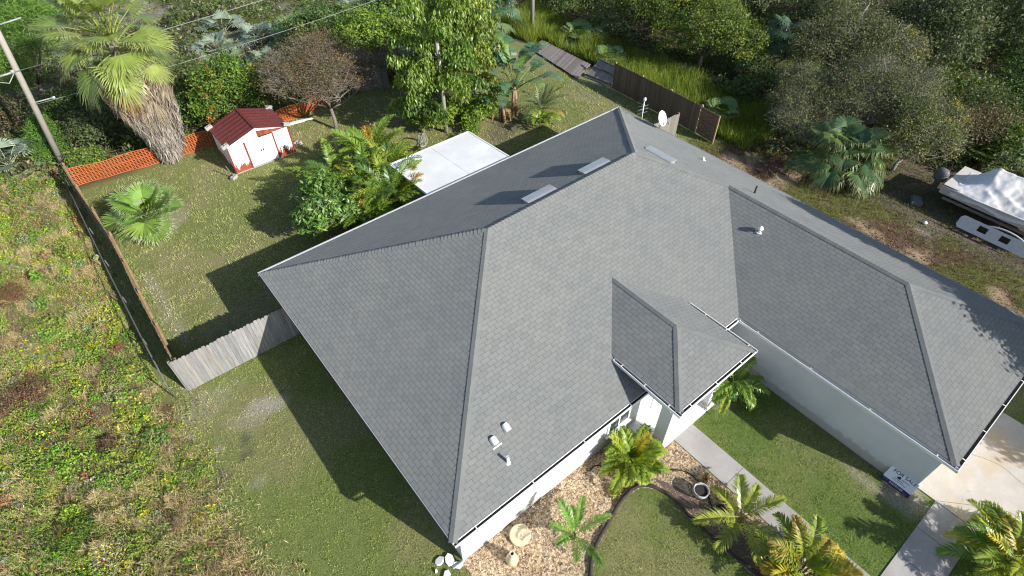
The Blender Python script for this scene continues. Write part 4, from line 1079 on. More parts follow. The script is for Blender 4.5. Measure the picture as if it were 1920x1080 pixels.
def limbs(m, r, base, blobs, tr, fork=.35, twigs=0, tw_r=.012, col=(1, 1, 1)):
    base = np.array(base, float); top = np.mean([b[:3] for b in blobs], 0)
    H = top[2]; fk = base + (top - base) * fork; fk[2] = max(.25, H * fork)
    mid = (base + fk) / 2 + r.normal(size=3) * np.array((.08, .08, 0)) * H * .2
    m.tube([base, mid, fk], [tr, tr * .85, tr * .75], 8, col=col)
    for b in blobs:
        c = np.array(b[:3]); R = np.array(b[3:6])
        for q in range(2):
            e = c + r.normal(size=3) * R * .35
            md = fk * .5 + e * .5 + r.normal(size=3) * .12 * np.linalg.norm(e - fk)
            m.tube([fk, md, e], [tr * .5, tr * .32, tr * .12], 6, col=col)
            for _ in range(4):
                e2 = c + unit(r.normal(size=3)) * R * r.uniform(.6, .98); e2[2] = max(.2, e2[2])
                st = md + (e - md) * r.random(); m.tube([st, (st + e2) / 2 + r.normal(size=3) * .12, e2], [tr * .2, tr * .12, tr * .04], 5, col=col, caps=False)
        for _ in range(twigs):
            d = unit(r.normal(size=3)); d[2] = abs(d[2]) * .9 - .15
            e2 = c + d * R * r.uniform(.75, 1.08); st = c + d * R * r.uniform(.1, .45) + r.normal(size=3) * .15
            if st[2] < .1 or e2[2] < .1: continue
            m.tube([st, (st + e2) / 2 + r.normal(size=3) * .10, e2 + r.normal(size=3) * .15], [tw_r, tw_r * .8, tw_r * .4], 3, col=col, caps=False, smooth=False)

def leaf_tree(name, label, cat, base, blobs, n, size, pal, tr=.1, seed=0, mat=None, bark=None, group=None, twigs=0, tw_r=.012, fork=.35, **kw):
    """blobs are given relative to the base"""
    r = np.random.default_rng(seed + 100)
    root = thing(name, label, cat, (base[0], base[1], 0), 0, group)
    m = MB(); limbs(m, r, (0, 0, -.05), blobs, tr, fork, twigs, tw_r)
    m.build('trunk', bark or M_bark, root)
    m = MB(); leaf_cloud(m, r, blobs, n, size, pal, **kw); m.build('crown', mat or M_leaf, root)
    return root

def frond_dirs(az, el):
    return np.array((math.cos(az) * math.cos(el), math.sin(az) * math.cos(el), math.sin(el)))
def pinnate(m, r, base, az, el, L, droop, nl, ll, lw, col, tipcol=None, vee=.45, hangl=.35, stem=.014, t0=.14, twist=0.0):
    K = 16; t = np.linspace(0, 1, K); pts = [np.array(base, float)]; dirs = []
    for i in range(K):
        e = el - droop * t[i] ** 1.4; a = az + twist * t[i]
        d = frond_dirs(a, e); dirs.append(d)
        if i < K - 1: pts.append(pts[-1] + d * L / (K - 1))
    pts = np.array(pts); dirs = np.array(dirs)
    sc_ = np.asarray(col) * 1.05
    m.tube(pts, np.linspace(stem, stem * .3, K), 4, col=np.clip(sc_ * np.array((1.25, 1.1, .9)), 0, 1), caps=False)
    s = t0 + (1 - t0) * (np.arange(nl) + .5) / nl; s = np.repeat(s, 2); sg_ = np.tile((1, -1), nl); n = len(s)
    P = np.stack([np.interp(s, t, pts[:, i]) for i in range(3)], 1); D = unit(np.stack([np.interp(s, t, dirs[:, i]) for i in range(3)], 1))
    side = np.array((-math.sin(az), math.cos(az), 0)); S = side[None] * sg_[:, None]
    U = unit(np.cross(D, np.repeat(side[None], n, 0))); U = np.where(U[:, 2:3] < 0, -U, U)
    ph = np.radians(28 + 30 * s) + r.normal(size=n) * .08
    T = unit(S * np.cos(ph)[:, None] + D * np.sin(ph)[:, None] + U * vee * r.uniform(.6, 1.3, n)[:, None])
    prof = np.sin(np.clip((s - t0) / (1 - t0) * .86 + .12, 0, 1) * math.pi) ** .6
    ln = ll * prof * r.uniform(.85, 1.12, n)
    tip1 = P + T * (ln * .55)[:, None]
    T2 = unit(T + np.array((0, 0, -1)) * hangl * r.uniform(.6, 1.4, n)[:, None] * 1.5)
    tip2 = tip1 + T2 * (ln * .45)[:, None]
    W = unit(np.cross(T, U)); wd = lw * r.uniform(.8, 1.2, n)[:, None]
    V = np.stack([P - W * wd * .3, P + W * wd * .3, tip1 + W * wd * .5, tip1 - W * wd * .5, tip2], 1).reshape(-1, 3)
    i5 = np.arange(n)[:, None] * 5
    cc = np.asarray(col)[None] * r.uniform(.8, 1.2, (n, 1))
    if tipcol is not None: w = (s ** 2)[:, None] * r.uniform(.4, 1, (n, 1)); cc = cc * (1 - w) + np.asarray(tipcol)[None] * w
    base_n = m.n
    m.add(V, i5 + np.array((0, 1, 2, 3)), cc)
    m.chunks.append((i5 + np.array((3, 2, 4)) + base_n, cc, 0, False, None))

def fan(m, r, base, az, el, Lp, R, nseg, spread, droop, col, tipcol=None, cup=.12, pet=.016, fuse=.5, pcol=None, sag=.25):
    d = frond_dirs(az, el); d2 = frond_dirs(az, el - sag)
    base = np.array(base, float); c0 = base + d * Lp * .5; c = c0 + d2 * Lp * .5
    m.tube([base, c0, c], [pet * 1.3, pet, pet * .8], 4, col=pcol if pcol is not None else np.asarray(col) * np.array((1.3, 1.15, .9)), caps=False)
    e = el - sag - .25; D = frond_dirs(az, e); S = np.array((-math.sin(az), math.cos(az), 0)); U = np.cross(D, S); U = U * (1 if U[2] > 0 else -1)
    th = np.linspace(-spread, spread, nseg + 1)
    tm = (th[:-1] + th[1:]) / 2 + r.normal(size=nseg) * .02; Rr = R * (1 - .18 * (tm / math.pi) ** 2) * r.uniform(.9, 1.06, nseg)
    def pt(a, rr, dz): return c + (D * np.cos(a)[:, None] + S * np.sin(a)[:, None]) * rr[:, None] + U * (np.abs(np.sin(a)) * cup * rr)[:, None] - np.array((0, 0, 1)) * dz[:, None]
    f = np.full(nseg, fuse * R)
    ia = pt(th[:-1], f, droop * f * .25); ib = pt(th[1:], f, droop * f * .25)
    q = np.full(nseg, 1.0)
    m1a = pt(tm - (th[1] - th[0]) * .30, Rr * .78, droop * Rr * .5); m1b = pt(tm + (th[1] - th[0]) * .30, Rr * .78, droop * Rr * .5)
    tip = pt(tm + r.normal(size=nseg) * .03, Rr, droop * Rr * r.uniform(.8, 1.5, nseg))
    V = np.concatenate([c[None], ia, ib, m1a, m1b, tip]); n = nseg; j = np.arange(n)
    cc = np.asarray(col)[None] * r.uniform(.82, 1.18, (n, 1)); tc = cc if tipcol is None else np.asarray(tipcol)[None] * r.uniform(.8, 1.2, (n, 1))
    b0 = m.n
    m.add(V, np.stack([1 + j, 1 + 2 * n + j, 1 + 3 * n + j, 1 + n + j], -1), cc)
    m.chunks.append((np.stack([np.zeros(n, int), 1 + j, 1 + n + j], -1) + b0, cc * 1.08, 0, False, None))
    m.chunks.append((np.stack([1 + 2 * n + j, 1 + 4 * n + j, 1 + 3 * n + j], -1) + b0, tc, 0, False, None))

def areca(label, base, nf, L, ll, lw, pal, seed, el=(.5, 1.35), rad=.25, h0=(.1, .6), droop=(.9, 1.5), nl=24, cat='palm', name='areca_palm', tip=None, stems=True, hangl=.35, group=None, z0=0.0, vee=.45):
    r = np.random.default_rng(seed)
    root = thing(name, label, cat, (base[0], base[1], z0), 0, group)
    if stems:
        m = MB()
        for _ in range(max(3, nf // 4)):
            a = r.uniform(0, 6.28); q = rad * r.random(); h = r.uniform(*h0)
            m.tube([(q * math.cos(a) * .5, q * math.sin(a) * .5, -.03), (q * math.cos(a), q * math.sin(a), h + .1)], [.035, .025], 6, col=(.9, .9, .6))
        m.build('stem', M_stemg, root)
    m = MB()
    for i in range(nf):
        a = i * 2.399 + r.normal() * .25; e = r.uniform(*el); q = rad * r.random()
        c = pick(r, pal, 1)[0] * r.uniform(.85, 1.15)
        pinnate(m, r, (q * math.cos(a), q * math.sin(a), r.uniform(*h0)), a, e, L * r.uniform(.7, 1.1), r.uniform(*droop), nl, ll * r.uniform(.85, 1.1), lw, c, tipcol=tip if (tip is not None and r.random() < .5) else None, hangl=hangl, vee=vee, twist=r.normal() * .2)
    m.build('crown', M_palm, root)
    return root

def palmetto(name, label, base, nf, Lp, R, pal, seed, el=(.1, 1.3), nseg=22, spread=2.0, droop=.2, cat='palm', tip=None, group=None, z=0.15, rad=.2, trunk=None, fuse=.45, cup=.12):
    r = np.random.default_rng(seed)
    root = thing(name, label, cat, (base[0], base[1], 0), 0, group)
    zt = z
    m = MB()
    if trunk: m.tube([(0, 0, -.1), (0, 0, trunk * .5), (.05, 0, trunk)], [.2, .17, .16], 10); zt = trunk
    else: m.tube([(-.25, 0, .03), (0, 0, .10), (.15, 0, .2)], [.09, .1, .07], 8)
    m.build('trunk', M_bark, root)
    m = MB()
    for i in range(nf):
        a = i * 2.399 + r.normal() * .2; e = r.uniform(*el); q = rad * r.random()
        fan(m, r, (q * math.cos(a), q * math.sin(a), zt + r.uniform(-.1, .15)), a, e, Lp * r.uniform(.65, 1.1), R * r.uniform(.8, 1.1), nseg, spread, droop * r.uniform(.6, 1.5), pick(r, pal, 1)[0] * r.uniform(.85, 1.15), tipcol=tip, fuse=fuse, cup=cup)
    m.build('crown', M_palm, root)
    return root
M_twig = mat_plain('grey_brown_twig', (0.19, 0.165, 0.14), 0.9, 0.3, 9)
M_stemg = mat_plain('green_stem', (0.16, 0.19, 0.06), 0.6, 0.2, 8)

# ------------------------------------------------------------------ the big shaggy palm
def shaggy_palm():
    r = np.random.default_rng(11)
    root = thing('fan_palm', 'tall fan palm with a thick shaggy skirt of dead fronds', 'palm tree', (0.1, 29.6, 0))
    m = MB(); m.tube([(0, 0, -.1), (.05, 0, 3), (-.05, 0, 7.3)], [.34, .28, .24], 12); m.build('trunk', M_bark, root)
    m = MB(); ztop = 7.5
    for i in range(54):
        a = i * 2.399 + r.normal() * .2; u = i / 53
        e = 1.4 - 1.75 * u + r.normal() * .14
        g = np.array(pick(r, [((0.18, 0.235, 0.055), 3), ((0.22, 0.265, 0.07), 2), ((0.13, 0.185, 0.045), 2)], 1)[0]) * r.uniform(.85, 1.15)
        fan(m, r, (.15 * math.cos(a), .15 * math.sin(a), ztop - 1.3 * u + r.uniform(-.1, .1)), a, e, r.uniform(1.3, 2.15), r.uniform(1.05, 1.35), 38, 1.75, .08 + .14 * u + r.uniform(0, .16), g, tipcol=g * .5 + np.array((0.13, 0.13, 0.07)), cup=r.uniform(.0, .45), pet=.03, fuse=.36, sag=.18 + .10 * u)
    m.build('crown', M_palm, root)
    m = MB()
    for i in range(26):   # freshly dead, orange tan
        a = i * 2.399; c = np.array(pick(r, [((.38, .23, .09), 1.2), ((.34, .27, .16), 2), ((.30, .25, .18), 2)], 1)[0])
        fan(m, r, (.3 * math.cos(a), .3 * math.sin(a), 5.6 + r.uniform(-.6, .6)), a, r.uniform(-.75, -.25), r.uniform(1.0, 1.5), r.uniform(.6, .95), 18, .7, .9, c, cup=.25, pet=.02, fuse=.3, sag=.65)
    n = 9000   # hanging grey thatch
    z = 0.3 + 5.3 * r.random(n) ** .9; a = r.uniform(0, 6.283, n)
    prof = np.interp(z, [0, .6, 1.6, 2.8, 4.0, 5.0, 5.6], [.58, .72, .92, 1.2, 1.42, 1.35, .9]); lump = 1 + .16 * np.sin(a * 3 + 1 + z * .6) + .1 * np.sin(a * 7 + z * 2)
    q = prof * lump * (.55 + .45 * r.random(n) ** .4)
    P = np.stack([q * np.cos(a) + .12, q * np.sin(a), z], 1); out = np.stack([np.cos(a), np.sin(a), 0 * a], 1)
    T = unit(np.array((0, 0, -1)) + out * r.normal(size=(n, 1)) * .22 - out * .18 + r.normal(size=(n, 3)) * .14); B = unit(np.cross(T, out + r.normal(size=(n, 3)) * .5))
    up_ = .6 * sstep(2.6, 5.0, z + r.normal(size=n) * .6)[:, None]
    col = (np.array((.37, .33, .28)) * (1 - up_) + np.array((.40, .29, .17)) * up_) * r.uniform(.55, 1.3, (n, 1))
    leaf_faces(m, P, T, B, r.uniform(.5, 1.15, n), r.uniform(.03, .085, n), col)
    m.build('dead_skirt', M_dry, root)
shaggy_palm()

palmetto('fan_palm', 'young bright green fan palm spreading on the back lawn', (-2.42, 24.05), 34, 1.0, 1.12, [((.15, .25, .05), 3), ((.20, .29, .06), 2), ((.12, .21, .05), 1)], 21, el=(.25, 1.45), nseg=44, spread=1.9, droop=.14, tip=(.27, .33, .16), fuse=.42, z=.35, cup=.32)

# ------------------------------------------------------------------ planting behind the house
areca('tall areca palm rising behind the white patio roof, its tips upright', (8.35, 19.95), 44, 2.6, .50, .06, [(BRIGHT, 3), (MID, 2), (LIME, 2), (GOLD, .1)], 31, h0=(.6, 1.7), rad=.5, nl=28, group='areca palms by the patio')
areca('areca palm with orange fronds between the leafy shrub and the patio roof', (7.0, 18.2), 44, 2.3, .46, .06, [(LIME, 3), (BRIGHT, 4), (MID, 1), (YEL, .4), (GOLD, .35)], 32, h0=(.6, 1.5), rad=.5, nl=26, group='areca palms by the patio')
areca('areca palm hanging over the near edge of the white patio roof', (7.45, 16.2), 40, 2.2, .48, .06, [(BRIGHT, 4), (LIME, 2), (MID, 1), (YEL, .3), (GOLD, .15)], 33, h0=(.8, 1.8), rad=.45, nl=26, group='areca palms by the patio')
areca('areca palm nearest the shed, outermost of the patio palms', (6.3, 19.9), 40, 2.4, .46, .06, [(BRIGHT, 3), (MID, 3), (LIME, 1)], 34, h0=(.4, 1.3), rad=.5, nl=26, group='areca palms by the patio')
areca('drooping areca palm squeezed between the shrub and the eave', (5.8, 15.9), 30, 1.9, .45, .06, [(LIME, 2), (BRIGHT, 3), (MID, 1), (GOLD, .25)], 35, h0=(.6, 1.5), rad=.35, nl=24, group='areca palms by the patio')
areca('bright green areca palm against the outer edge of the white patio roof', (8.3, 18.0), 40, 2.2, .46, .06, [(BRIGHT, 4), (LIME, 2), (MID, 1)], 36, h0=(.6, 1.5), rad=.45, nl=26, group='areca palms by the patio')
areca('low areca palm filling the gap between the two leafy shrubs', (5.3, 17.4), 34, 1.9, .44, .055, [(BRIGHT, 3), (MID, 3), (LIME, 1)], 37, h0=(.5, 1.3), rad=.4, nl=24, group='areca palms by the patio')
WH = [((.10, .18, .035), 3), ((.13, .22, .045), 2), ((.075, .14, .03), 2), ((.19, .25, .10), 1)]
leaf_tree('leafy_shrub', 'broad leaved green shrub pressed against the back corner of the roof', 'shrub', (4.0, 16.5), [(0, 0, 2.1, 1.05, 1.0, .8), (-.6, .5, 1.6, .75, .75, .75), (.8, -.2, 2.0, .8, .75, .6)], 3600, .26, WH, tr=.07, seed=41, aspect=.36, clumps=75, sig=.16, mat=M_palm)
leaf_tree('leafy_shrub', 'broad leaved green shrub beside the areca palms, set back from the roof', 'shrub', (4.9, 18.3), [(0, 0, 2.1, .9, .85, .85), (-.4, .5, 1.3, .8, .7, .8)], 2600, .24, WH, tr=.07, seed=42, aspect=.36, clumps=75, sig=.16, mat=M_palm)

def fishtail(label, base, h, nf, seed, L=2.6, pal=None):
    r = np.random.default_rng(seed)
    root = thing('fishtail_palm', label, 'palm tree', (base[0], base[1], 0), 0, 'fishtail palms behind the patio')
    m = MB(); m.tube([(0, 0, -.1), (.06, .03, h * .5), (-.03, 0, h * .92)], [.15, .125, .09], 10, col=(1, 1, 1)); m.build('trunk', M_barkgrey, root)
    m = MB(); pal = pal or [((.135, .20, .035), 3), ((.105, .17, .03), 3), ((.19, .24, .05), 2.4), ((.07, .125, .025), 1.5)]
    for i in range(nf):
        a = i * 2.399 + r.normal() * .2; u = i / nf; e = 1.25 - 1.05 * u + r.normal() * .1
        K = 9; p = np.array((0, 0, h * (.96 - .52 * u))); pts = [p]
        for k_ in range(K - 1): pts.append(pts[-1] + frond_dirs(a, e - 1.5 * (k_ / K) ** 1.2) * L * r.uniform(.9, 1.1) / (K - 1))
        pts = np.array(pts); m.tube(pts, np.linspace(.03, .008, K), 4, col=(.14, .16, .05), caps=False)
        n = 410; s = .15 + .85 * r.random(n) ** .8; P = np.stack([np.interp(s, np.linspace(0, 1, K), pts[:, q]) for q in range(3)], 1)
        side = np.array((-math.sin(a), math.cos(a), 0)); wdt = .75 * np.sin(np.clip(s, 0, 1) * 2.6 + .3)
        v = r.uniform(-1, 1, n); P = P + side * (v * wdt)[:, None] - np.array((0, 0, 1)) * (np.abs(v) * .35 + r.random(n) * .35)[:, None] + r.normal(size=(n, 3)) * .05
        T = unit(np.array((0, 0, -1)) + side * v[:, None] * .5 + r.normal(size=(n, 3)) * .3); B = unit(np.cross(T, r.normal(size=(n, 3))))
        fc = pick(r, pal, 1)[0]; col = fc * r.uniform(.7, 1.35, (n, 1))
        ln = r.uniform(.15, .34, n); leaf_faces(m, P, T, B, ln, ln * .42, col)
    m.build('crown', M_palm, root)
fishtail('tallest fishtail palm with a pale trunk behind the patio roof', (14.3, 21.7), 7.2, 20, 51, L=2.9)
fishtail('middle fishtail palm with ragged drooping leaves and a thin pale trunk', (16.1, 22.4), 6.0, 20, 52, L=2.5)
fishtail('yellowish fishtail palm nearest the paddle leaved plants', (17.35, 22.9), 5.4, 19, 53, L=2.4, pal=[((.17, .22, .045), 3), ((.14, .19, .04), 2), ((.22, .25, .06), 1)])
fishtail('shorter fishtail palm on the side toward the bare brown tree', (13.2, 22.6), 4.2, 11, 54, L=2.0)
SHB = [((.15, .235, .03), 3), ((.19, .27, .04), 2), ((.10, .17, .03), 2)]
leaf_tree('shrub', 'bright green rounded shrub under the yellowish fishtail palm', 'shrub', (17.2, 21.5), [(0, 0, .8, 1.2, 1.0, .75), (-1.3, -.2, .7, .8, .7, .6)], 4200, .17, SHB, tr=.05, seed=61, aspect=.45, clumps=70, sig=.16)
leaf_tree('shrub', 'bright green shrub around the trunk of the tallest fishtail palm', 'shrub', (14.1, 22.3), [(0, 0, .9, 1.3, .9, .8), (1.2, .2, .9, .9, .8, .75), (-1.0, .5, .8, .8, .7, .7)], 5200, .18, SHB, tr=.05, seed=62, aspect=.42, clumps=70, sig=.16)
leaf_tree('shrub', 'small lime green shrub close to the patio roof corner', 'shrub', (14.6, 19.9), [(0, 0, .35, .5, .45, .35), (.9, .7, .3, .6, .5, .35)], 1500, .12, SHB, tr=.03, seed=63, clumps=60)

def paddle_plant(label, base, nl, H, seed, dead=4, az=None):
    r = np.random.default_rng(seed)
    root = thing('banana_plant', label, 'banana plant', (base[0], base[1], 0))
    m = MB()
    for q in range(3):
        a = r.uniform(0, 6.28); m.tube([(.2 * math.cos(a), .2 * math.sin(a), -.05), (.1 * math.cos(a), .1 * math.sin(a), H * .3), (0, 0, H * .45)], [.11, .10, .07], 8, col=(1, 1, 1))
    m.build('stem', M_pinkstem, root)
    m = MB()
    for i in range(nl):
        a = (i * 2.399 if az is None else az[0] + (az[1] - az[0]) * ((i * .618) % 1)) + r.normal() * .1; e = r.uniform(.35, 1.4); col = np.array(pick(r, [((.085, .17, .075), 3), ((.12, .20, .10), 2), ((.13, .23, .06), 1)], 1)[0]) * r.uniform(.85, 1.2)
        b = np.array((.06 * math.cos(a), .06 * math.sin(a), H * r.uniform(.35, .48))); Lp = H * r.uniform(.22, .38)
        d = frond_dirs(a, e); c = b + d * Lp; m.tube([b, c], [.03, .02], 5, col=(.16, .2, .07), caps=False)
        Lb = H * r.uniform(.34, .46); K = 12; pts = [c]
        for k_ in range(K): pts.append(pts[-1] + frond_dirs(a, e - 1.3 * (k_ / K) ** 1.3) * Lb / K)
        S = np.array((-math.sin(a), math.cos(a), 0))
        for k_ in range(K):
            if r.random() < .10: continue
            p0, p1 = pts[k_], pts[k_ + 1]; w0 = Lb * .19 * math.sin(min(1, (k_ + .35) / K) * math.pi) ** .5; w1 = Lb * .19 * math.sin(min(1, (k_ + 1.1) / (K + .3)) * math.pi) ** .5
            for sg_ in (1, -1):
                dz = np.array((0, 0, 1)) * r.uniform(-.12, .10) * .5; g = p0 * .06 + p1 * .94
                m.add([p0, g, g + S * sg_ * w1 + dz, p0 + S * sg_ * w0 + dz], (0, 1, 2, 3), np.clip(col * r.uniform(.85, 1.15), 0, 1))
    m.build('crown', M_gloss, root)
    m = MB()
    for i in range(dead):
        a = r.uniform(0, 6.28); b = np.array((.1 * math.cos(a), .1 * math.sin(a), H * .38)); p = b + np.array((math.cos(a) * .4, math.sin(a) * .4, -.3)); q = p + np.array((.15 * math.cos(a), .15 * math.sin(a), -.9))
        m.add([b, p + (.08, -.05, 0), q, p - (.08, -.05, 0)], (0, 1, 2, 3), (.30, .20, .10))
    m.build('dead_leaf', M_dry, root)
M_gloss = mat_leaf('glossy_leaf', 0.22, 0.28, 0.5)
M_pinkstem = mat_plain('fibrous_stem', (0.30, 0.19, 0.13), 0.85, 0.35, 12, c2=(0.20, 0.13, 0.09))
paddle_plant('tall paddle leaved banana plant with torn dark leaves by the back lawn', (18.9, 20.6), 22, 4.6, 71)
paddle_plant('lower paddle leaved plant left of the taller one, leaning over bare soil', (17.7, 20.4), 11, 2.9, 72)
areca('grey green date palm arching beside the banana plants', (19.7, 18.9), 20, 1.9, .36, .028, [((.13, .155, .07), 3), ((.10, .14, .06), 2), ((.30, .22, .06), .4)], 81, el=(.2, 1.3), h0=(.75, .95), rad=.08, droop=(.8, 1.4), nl=34, name='date_palm')
areca('small palm with broad lime fronds closest to the back eave', (19.05, 18.3), 8, 1.3, .5, .09, [((.17, .23, .04), 2), (LIME, 2)], 82, el=(.2, 1.0), h0=(.5, .6), rad=.06, droop=(1.2, 1.8), nl=18, name='palm')

leaf_tree('bare_tree', 'twiggy brown tree nearly bare of leaves at the back of the lawn', 'tree', (9.15, 26.35), [(.2, .3, 3.9, 1.8, 1.6, 1.4), (-1.9, .7, 3.5, 1.6, 1.5, 1.3), (2.0, .6, 3.6, 1.7, 1.5, 1.3), (.5, 1.9, 4.3, 1.9, 1.6, 1.2), (-.2, -.4, 2.9, 1.6, 1.2, 1.0), (-1.3, 2.0, 3.9, 1.5, 1.4, 1.1), (2.3, -.3, 2.7, 1.2, 1.0, .9)], 30000, .075, [((.15, .105, .055), 3), ((.19, .115, .05), 1.6), ((.125, .115, .065), 3), ((.25, .19, .07), 1), ((.10, .115, .045), 1.4)], tr=.13, seed=91, bark=M_twig, twigs=300, tw_r=.012, fork=.38, sig=.2, clumps=80, shell=.45)
leaf_tree('shrub', 'dense green shrub with orange flecks rising behind the shed', 'shrub', (4.7, 31.0), [(0, 0, 2.5, 1.9, 1.4, 1.7), (-1.2, -.2, 1.6, 1.2, 1.0, 1.3), (1.3, .1, 1.7, 1.3, 1.1, 1.4), (.3, .2, 3.5, 1.1, 1.0, .9)], 15000, .15, [((.095, .17, .03), 4), ((.15, .225, .035), 3), ((.06, .115, .025), 2), ((.33, .24, .03), .35), ((.40, .16, .04), .15)], tr=.09, seed=92, clumps=90, sig=.15)

# ------------------------------------------------------------------ front garden plants
FY = [((.22, .28, .035), 3), ((.17, .24, .03), 3), ((.27, .31, .05), 2), (YEL, .4)]
areca('bushy yellow green areca palm against the white front wall', (6.75, -.72), 60, 1.05, .34, .055, FY, 101, el=(.2, 1.35), h0=(.15, .5), rad=.28, droop=(.8, 1.5), nl=20)
areca('small light green palm with few wispy fronds on the gravel', (3.45, -1.35), 8, 1.25, .30, .03, [((.10, .20, .035), 3), ((.15, .25, .05), 2)], 102, el=(.45, 1.3), h0=(.25, .4), rad=.08, droop=(.7, 1.5), nl=38, name='palm')
areca('spreading palm with long arched yellow fronds beside the walkway', (7.95, -4.35), 8, 1.6, .40, .035, [((.24, .27, .04), 3), ((.18, .23, .04), 2), ((.34, .27, .04), .6)], 103, el=(.1, 1.3), h0=(.3, .5), rad=.06, droop=(.6, 1.2), nl=38, name='date_palm')
areca('wide yellow orange areca palm at the bottom edge over the walkway', (8.05, -6.5), 44, 1.4, .40, .05, [((.20, .25, .035), 3), ((.15, .21, .03), 2), (YEL, .9), (GOLD, .5)], 104, el=(.1, 1.25), h0=(.3, .75), rad=.4, droop=(.9, 1.7), nl=24, tip=(.40, .22, .05))
areca('largest golden green areca palm beside the concrete driveway', (12.9, -10.3), 60, 1.5, .40, .042, [((.25, .28, .035), 3), ((.18, .24, .035), 3), (YEL, 1), ((.12, .20, .03), 1.2)], 105, el=(.1, 1.25), h0=(.4, 1.1), rad=.55, droop=(.9, 1.7), nl=30)
areca('green palm with hanging fronds tucked under the porch eave', (11.75, -1.15), 30, 1.25, .38, .055, [((.13, .21, .03), 3), ((.09, .165, .03), 2), (LIME, 1)], 106, el=(.3, 1.2), h0=(.4, .9), rad=.2, droop=(1.6, 2.4), nl=20, hangl=.7)
def tuft(name, label, base, n, L, w, pal, seed, z0=0.0, cat='plant', up=.75):
    r = np.random.default_rng(seed); m = MB()
    for i in range(n):
        a = i * 2.399; e = r.uniform(.3, 1.4); b = np.array((.03 * math.cos(a), .03 * math.sin(a), 0)); d = frond_dirs(a, e); d2 = frond_dirs(a, e - .9); S = np.array((-math.sin(a), math.cos(a), 0)) * w
        l = L * r.uniform(.7, 1.1); p = b + d * l * .55; q = p + d2 * l * .45; m.add([b - S, b + S, p + S * .9, p - S * .9, q], [(0, 1, 2, 3)], pick(r, pal, 1)); m.chunks.append((np.array([[3, 2, 4]]) + m.n - 5, pick(r, pal, 1), 0, False, None))
    o = m.build(name, M_palm, None, (*base, z0)); return tag(o, label, cat)
tuft('strappy_plant', 'red tinged strappy plant by the terracotta pot', (8.30, -2.7), 34, .42, .012, [((.12, .15, .06), 3), ((.28, .10, .05), 1)], 111, .1)
tuft('potted_plant', 'small leafy plant growing in the dark porch corner pot', (8.0, -.25), 26, .34, .025, [((.04, .08, .03), 3), ((.07, .11, .05), 1)], 112, .28)
m = MB(); leaf_cloud(m, np.random.default_rng(113), [(0, 0, .12, .28, .22, .14)], 420, .07, [((.26, .28, .04), 3), ((.16, .20, .03), 2)], clumps=40, sig=.16, zmin=.01); m.tube([(0, 0, -.02), (0, 0, .12)], .01, 5, col=(.2, .2, .05)); tag(m.build('yellow_plant', M_leaf, None, (5.6, -1.1, 0)), 'small yellow low plant on the gravel inside the edging bend', 'plant')

# ------------------------------------------------------------------ trees and shrubs round the lot
OAKG = [((.105, .155, .03), 3), ((.15, .19, .035), 3), ((.065, .11, .025), 2), ((.22, .22, .04), .8)]
leaf_tree('oak_tree', 'bright green oak beyond the tall grass strip, sunlit on its near side', 'tree', (33.2, 17.2), [(0, -.5, 2.9, 2.4, 2.3, 1.7), (1.8, .8, 2.9, 2.1, 2.1, 1.6), (-1.0, 1.6, 2.3, 1.8, 1.8, 1.4), (.8, -2.4, 2.4, 1.9, 1.8, 1.4)], 26000, .14, OAKG, tr=.16, seed=121, clumps=110, sig=.14)
leaf_tree('oak_tree', 'rounded green oak behind the sunlit oak, next to the shaded hollow', 'tree', (34.3, 21.6), [(0, 0, 3.2, 2.4, 2.3, 1.9), (2.0, -1.6, 3.2, 2.0, 2.0, 1.7), (-1.2, 1.9, 2.9, 1.8, 1.8, 1.5)], 20000, .15, OAKG, tr=.16, seed=122, clumps=100, sig=.14)
SCR = [((.115, .128, .056), 4), ((.085, .105, .042), 3), ((.155, .150, .09), 2.4), ((.13, .155, .045), 1.2), ((.25, .235, .06), .45)]
kw = dict(aspect=.5, clumps=120, sig=.15, bark=M_barkgrey, twigs=170, tw_r=.012)
leaf_tree('scrub_oak', 'large grey olive scrub oak with fine twigs behind the gate', 'tree', (30.6, 8.2), [(0, 0, 1.9, 1.9, 1.8, 1.3), (1.6, .9, 2.4, 1.8, 1.7, 1.2), (-1.5, -.6, 1.5, 1.6, 1.5, 1.1), (2.2, -1.4, 2.6, 1.8, 1.8, 1.2)], 27000, .095, SCR, tr=.15, seed=123, **kw)
leaf_tree('scrub_oak', 'widest grey olive scrub oak rising over the dark fan palm', 'tree', (32.6, 5.3), [(0, 0, 2.4, 2.2, 2.0, 1.5), (1.9, .9, 3.2, 2.0, 1.9, 1.4), (.9, -1.7, 2.7, 1.9, 1.8, 1.4), (-1.5, 1.0, 1.8, 1.5, 1.5, 1.2), (3.1, -1.1, 2.8, 1.8, 1.7, 1.4)], 29000, .095, SCR, tr=.17, seed=124, **kw)
leaf_tree('scrub_oak', 'olive scrub oak farther back, its top reaching the upper edge', 'tree', (38.0, 9.6), [(0, 0, 3.4, 2.6, 2.4, 1.6), (1.9, 1.7, 3.6, 2.1, 2.1, 1.5), (-1.7, 1.0, 3.0, 2.0, 1.9, 1.4), (1.0, -2.2, 3.3, 2.1, 2.0, 1.4)], 26000, .12, SCR, tr=.17, seed=125, aspect=.5, clumps=110, sig=.15, bark=M_barkgrey, twigs=90, tw_r=.014)
leaf_tree('scrub_oak', 'low yellow flecked scrub oak between the boat and the fan palm', 'tree', (31.2, 2.1), [(0, 0, 1.8, 1.6, 1.5, 1.3), (1.3, .6, 2.6, 1.5, 1.4, 1.2), (.8, -1.2, 1.9, 1.3, 1.1, 1.1), (2.6, -.4, 2.3, 1.4, 1.3, 1.1)], 19000, .10, SCR + [((.30, .28, .05), .8), ((.10, .15, .03), 1.5)], tr=.12, seed=126, aspect=.5, clumps=110, sig=.15, bark=M_barkgrey, twigs=90)
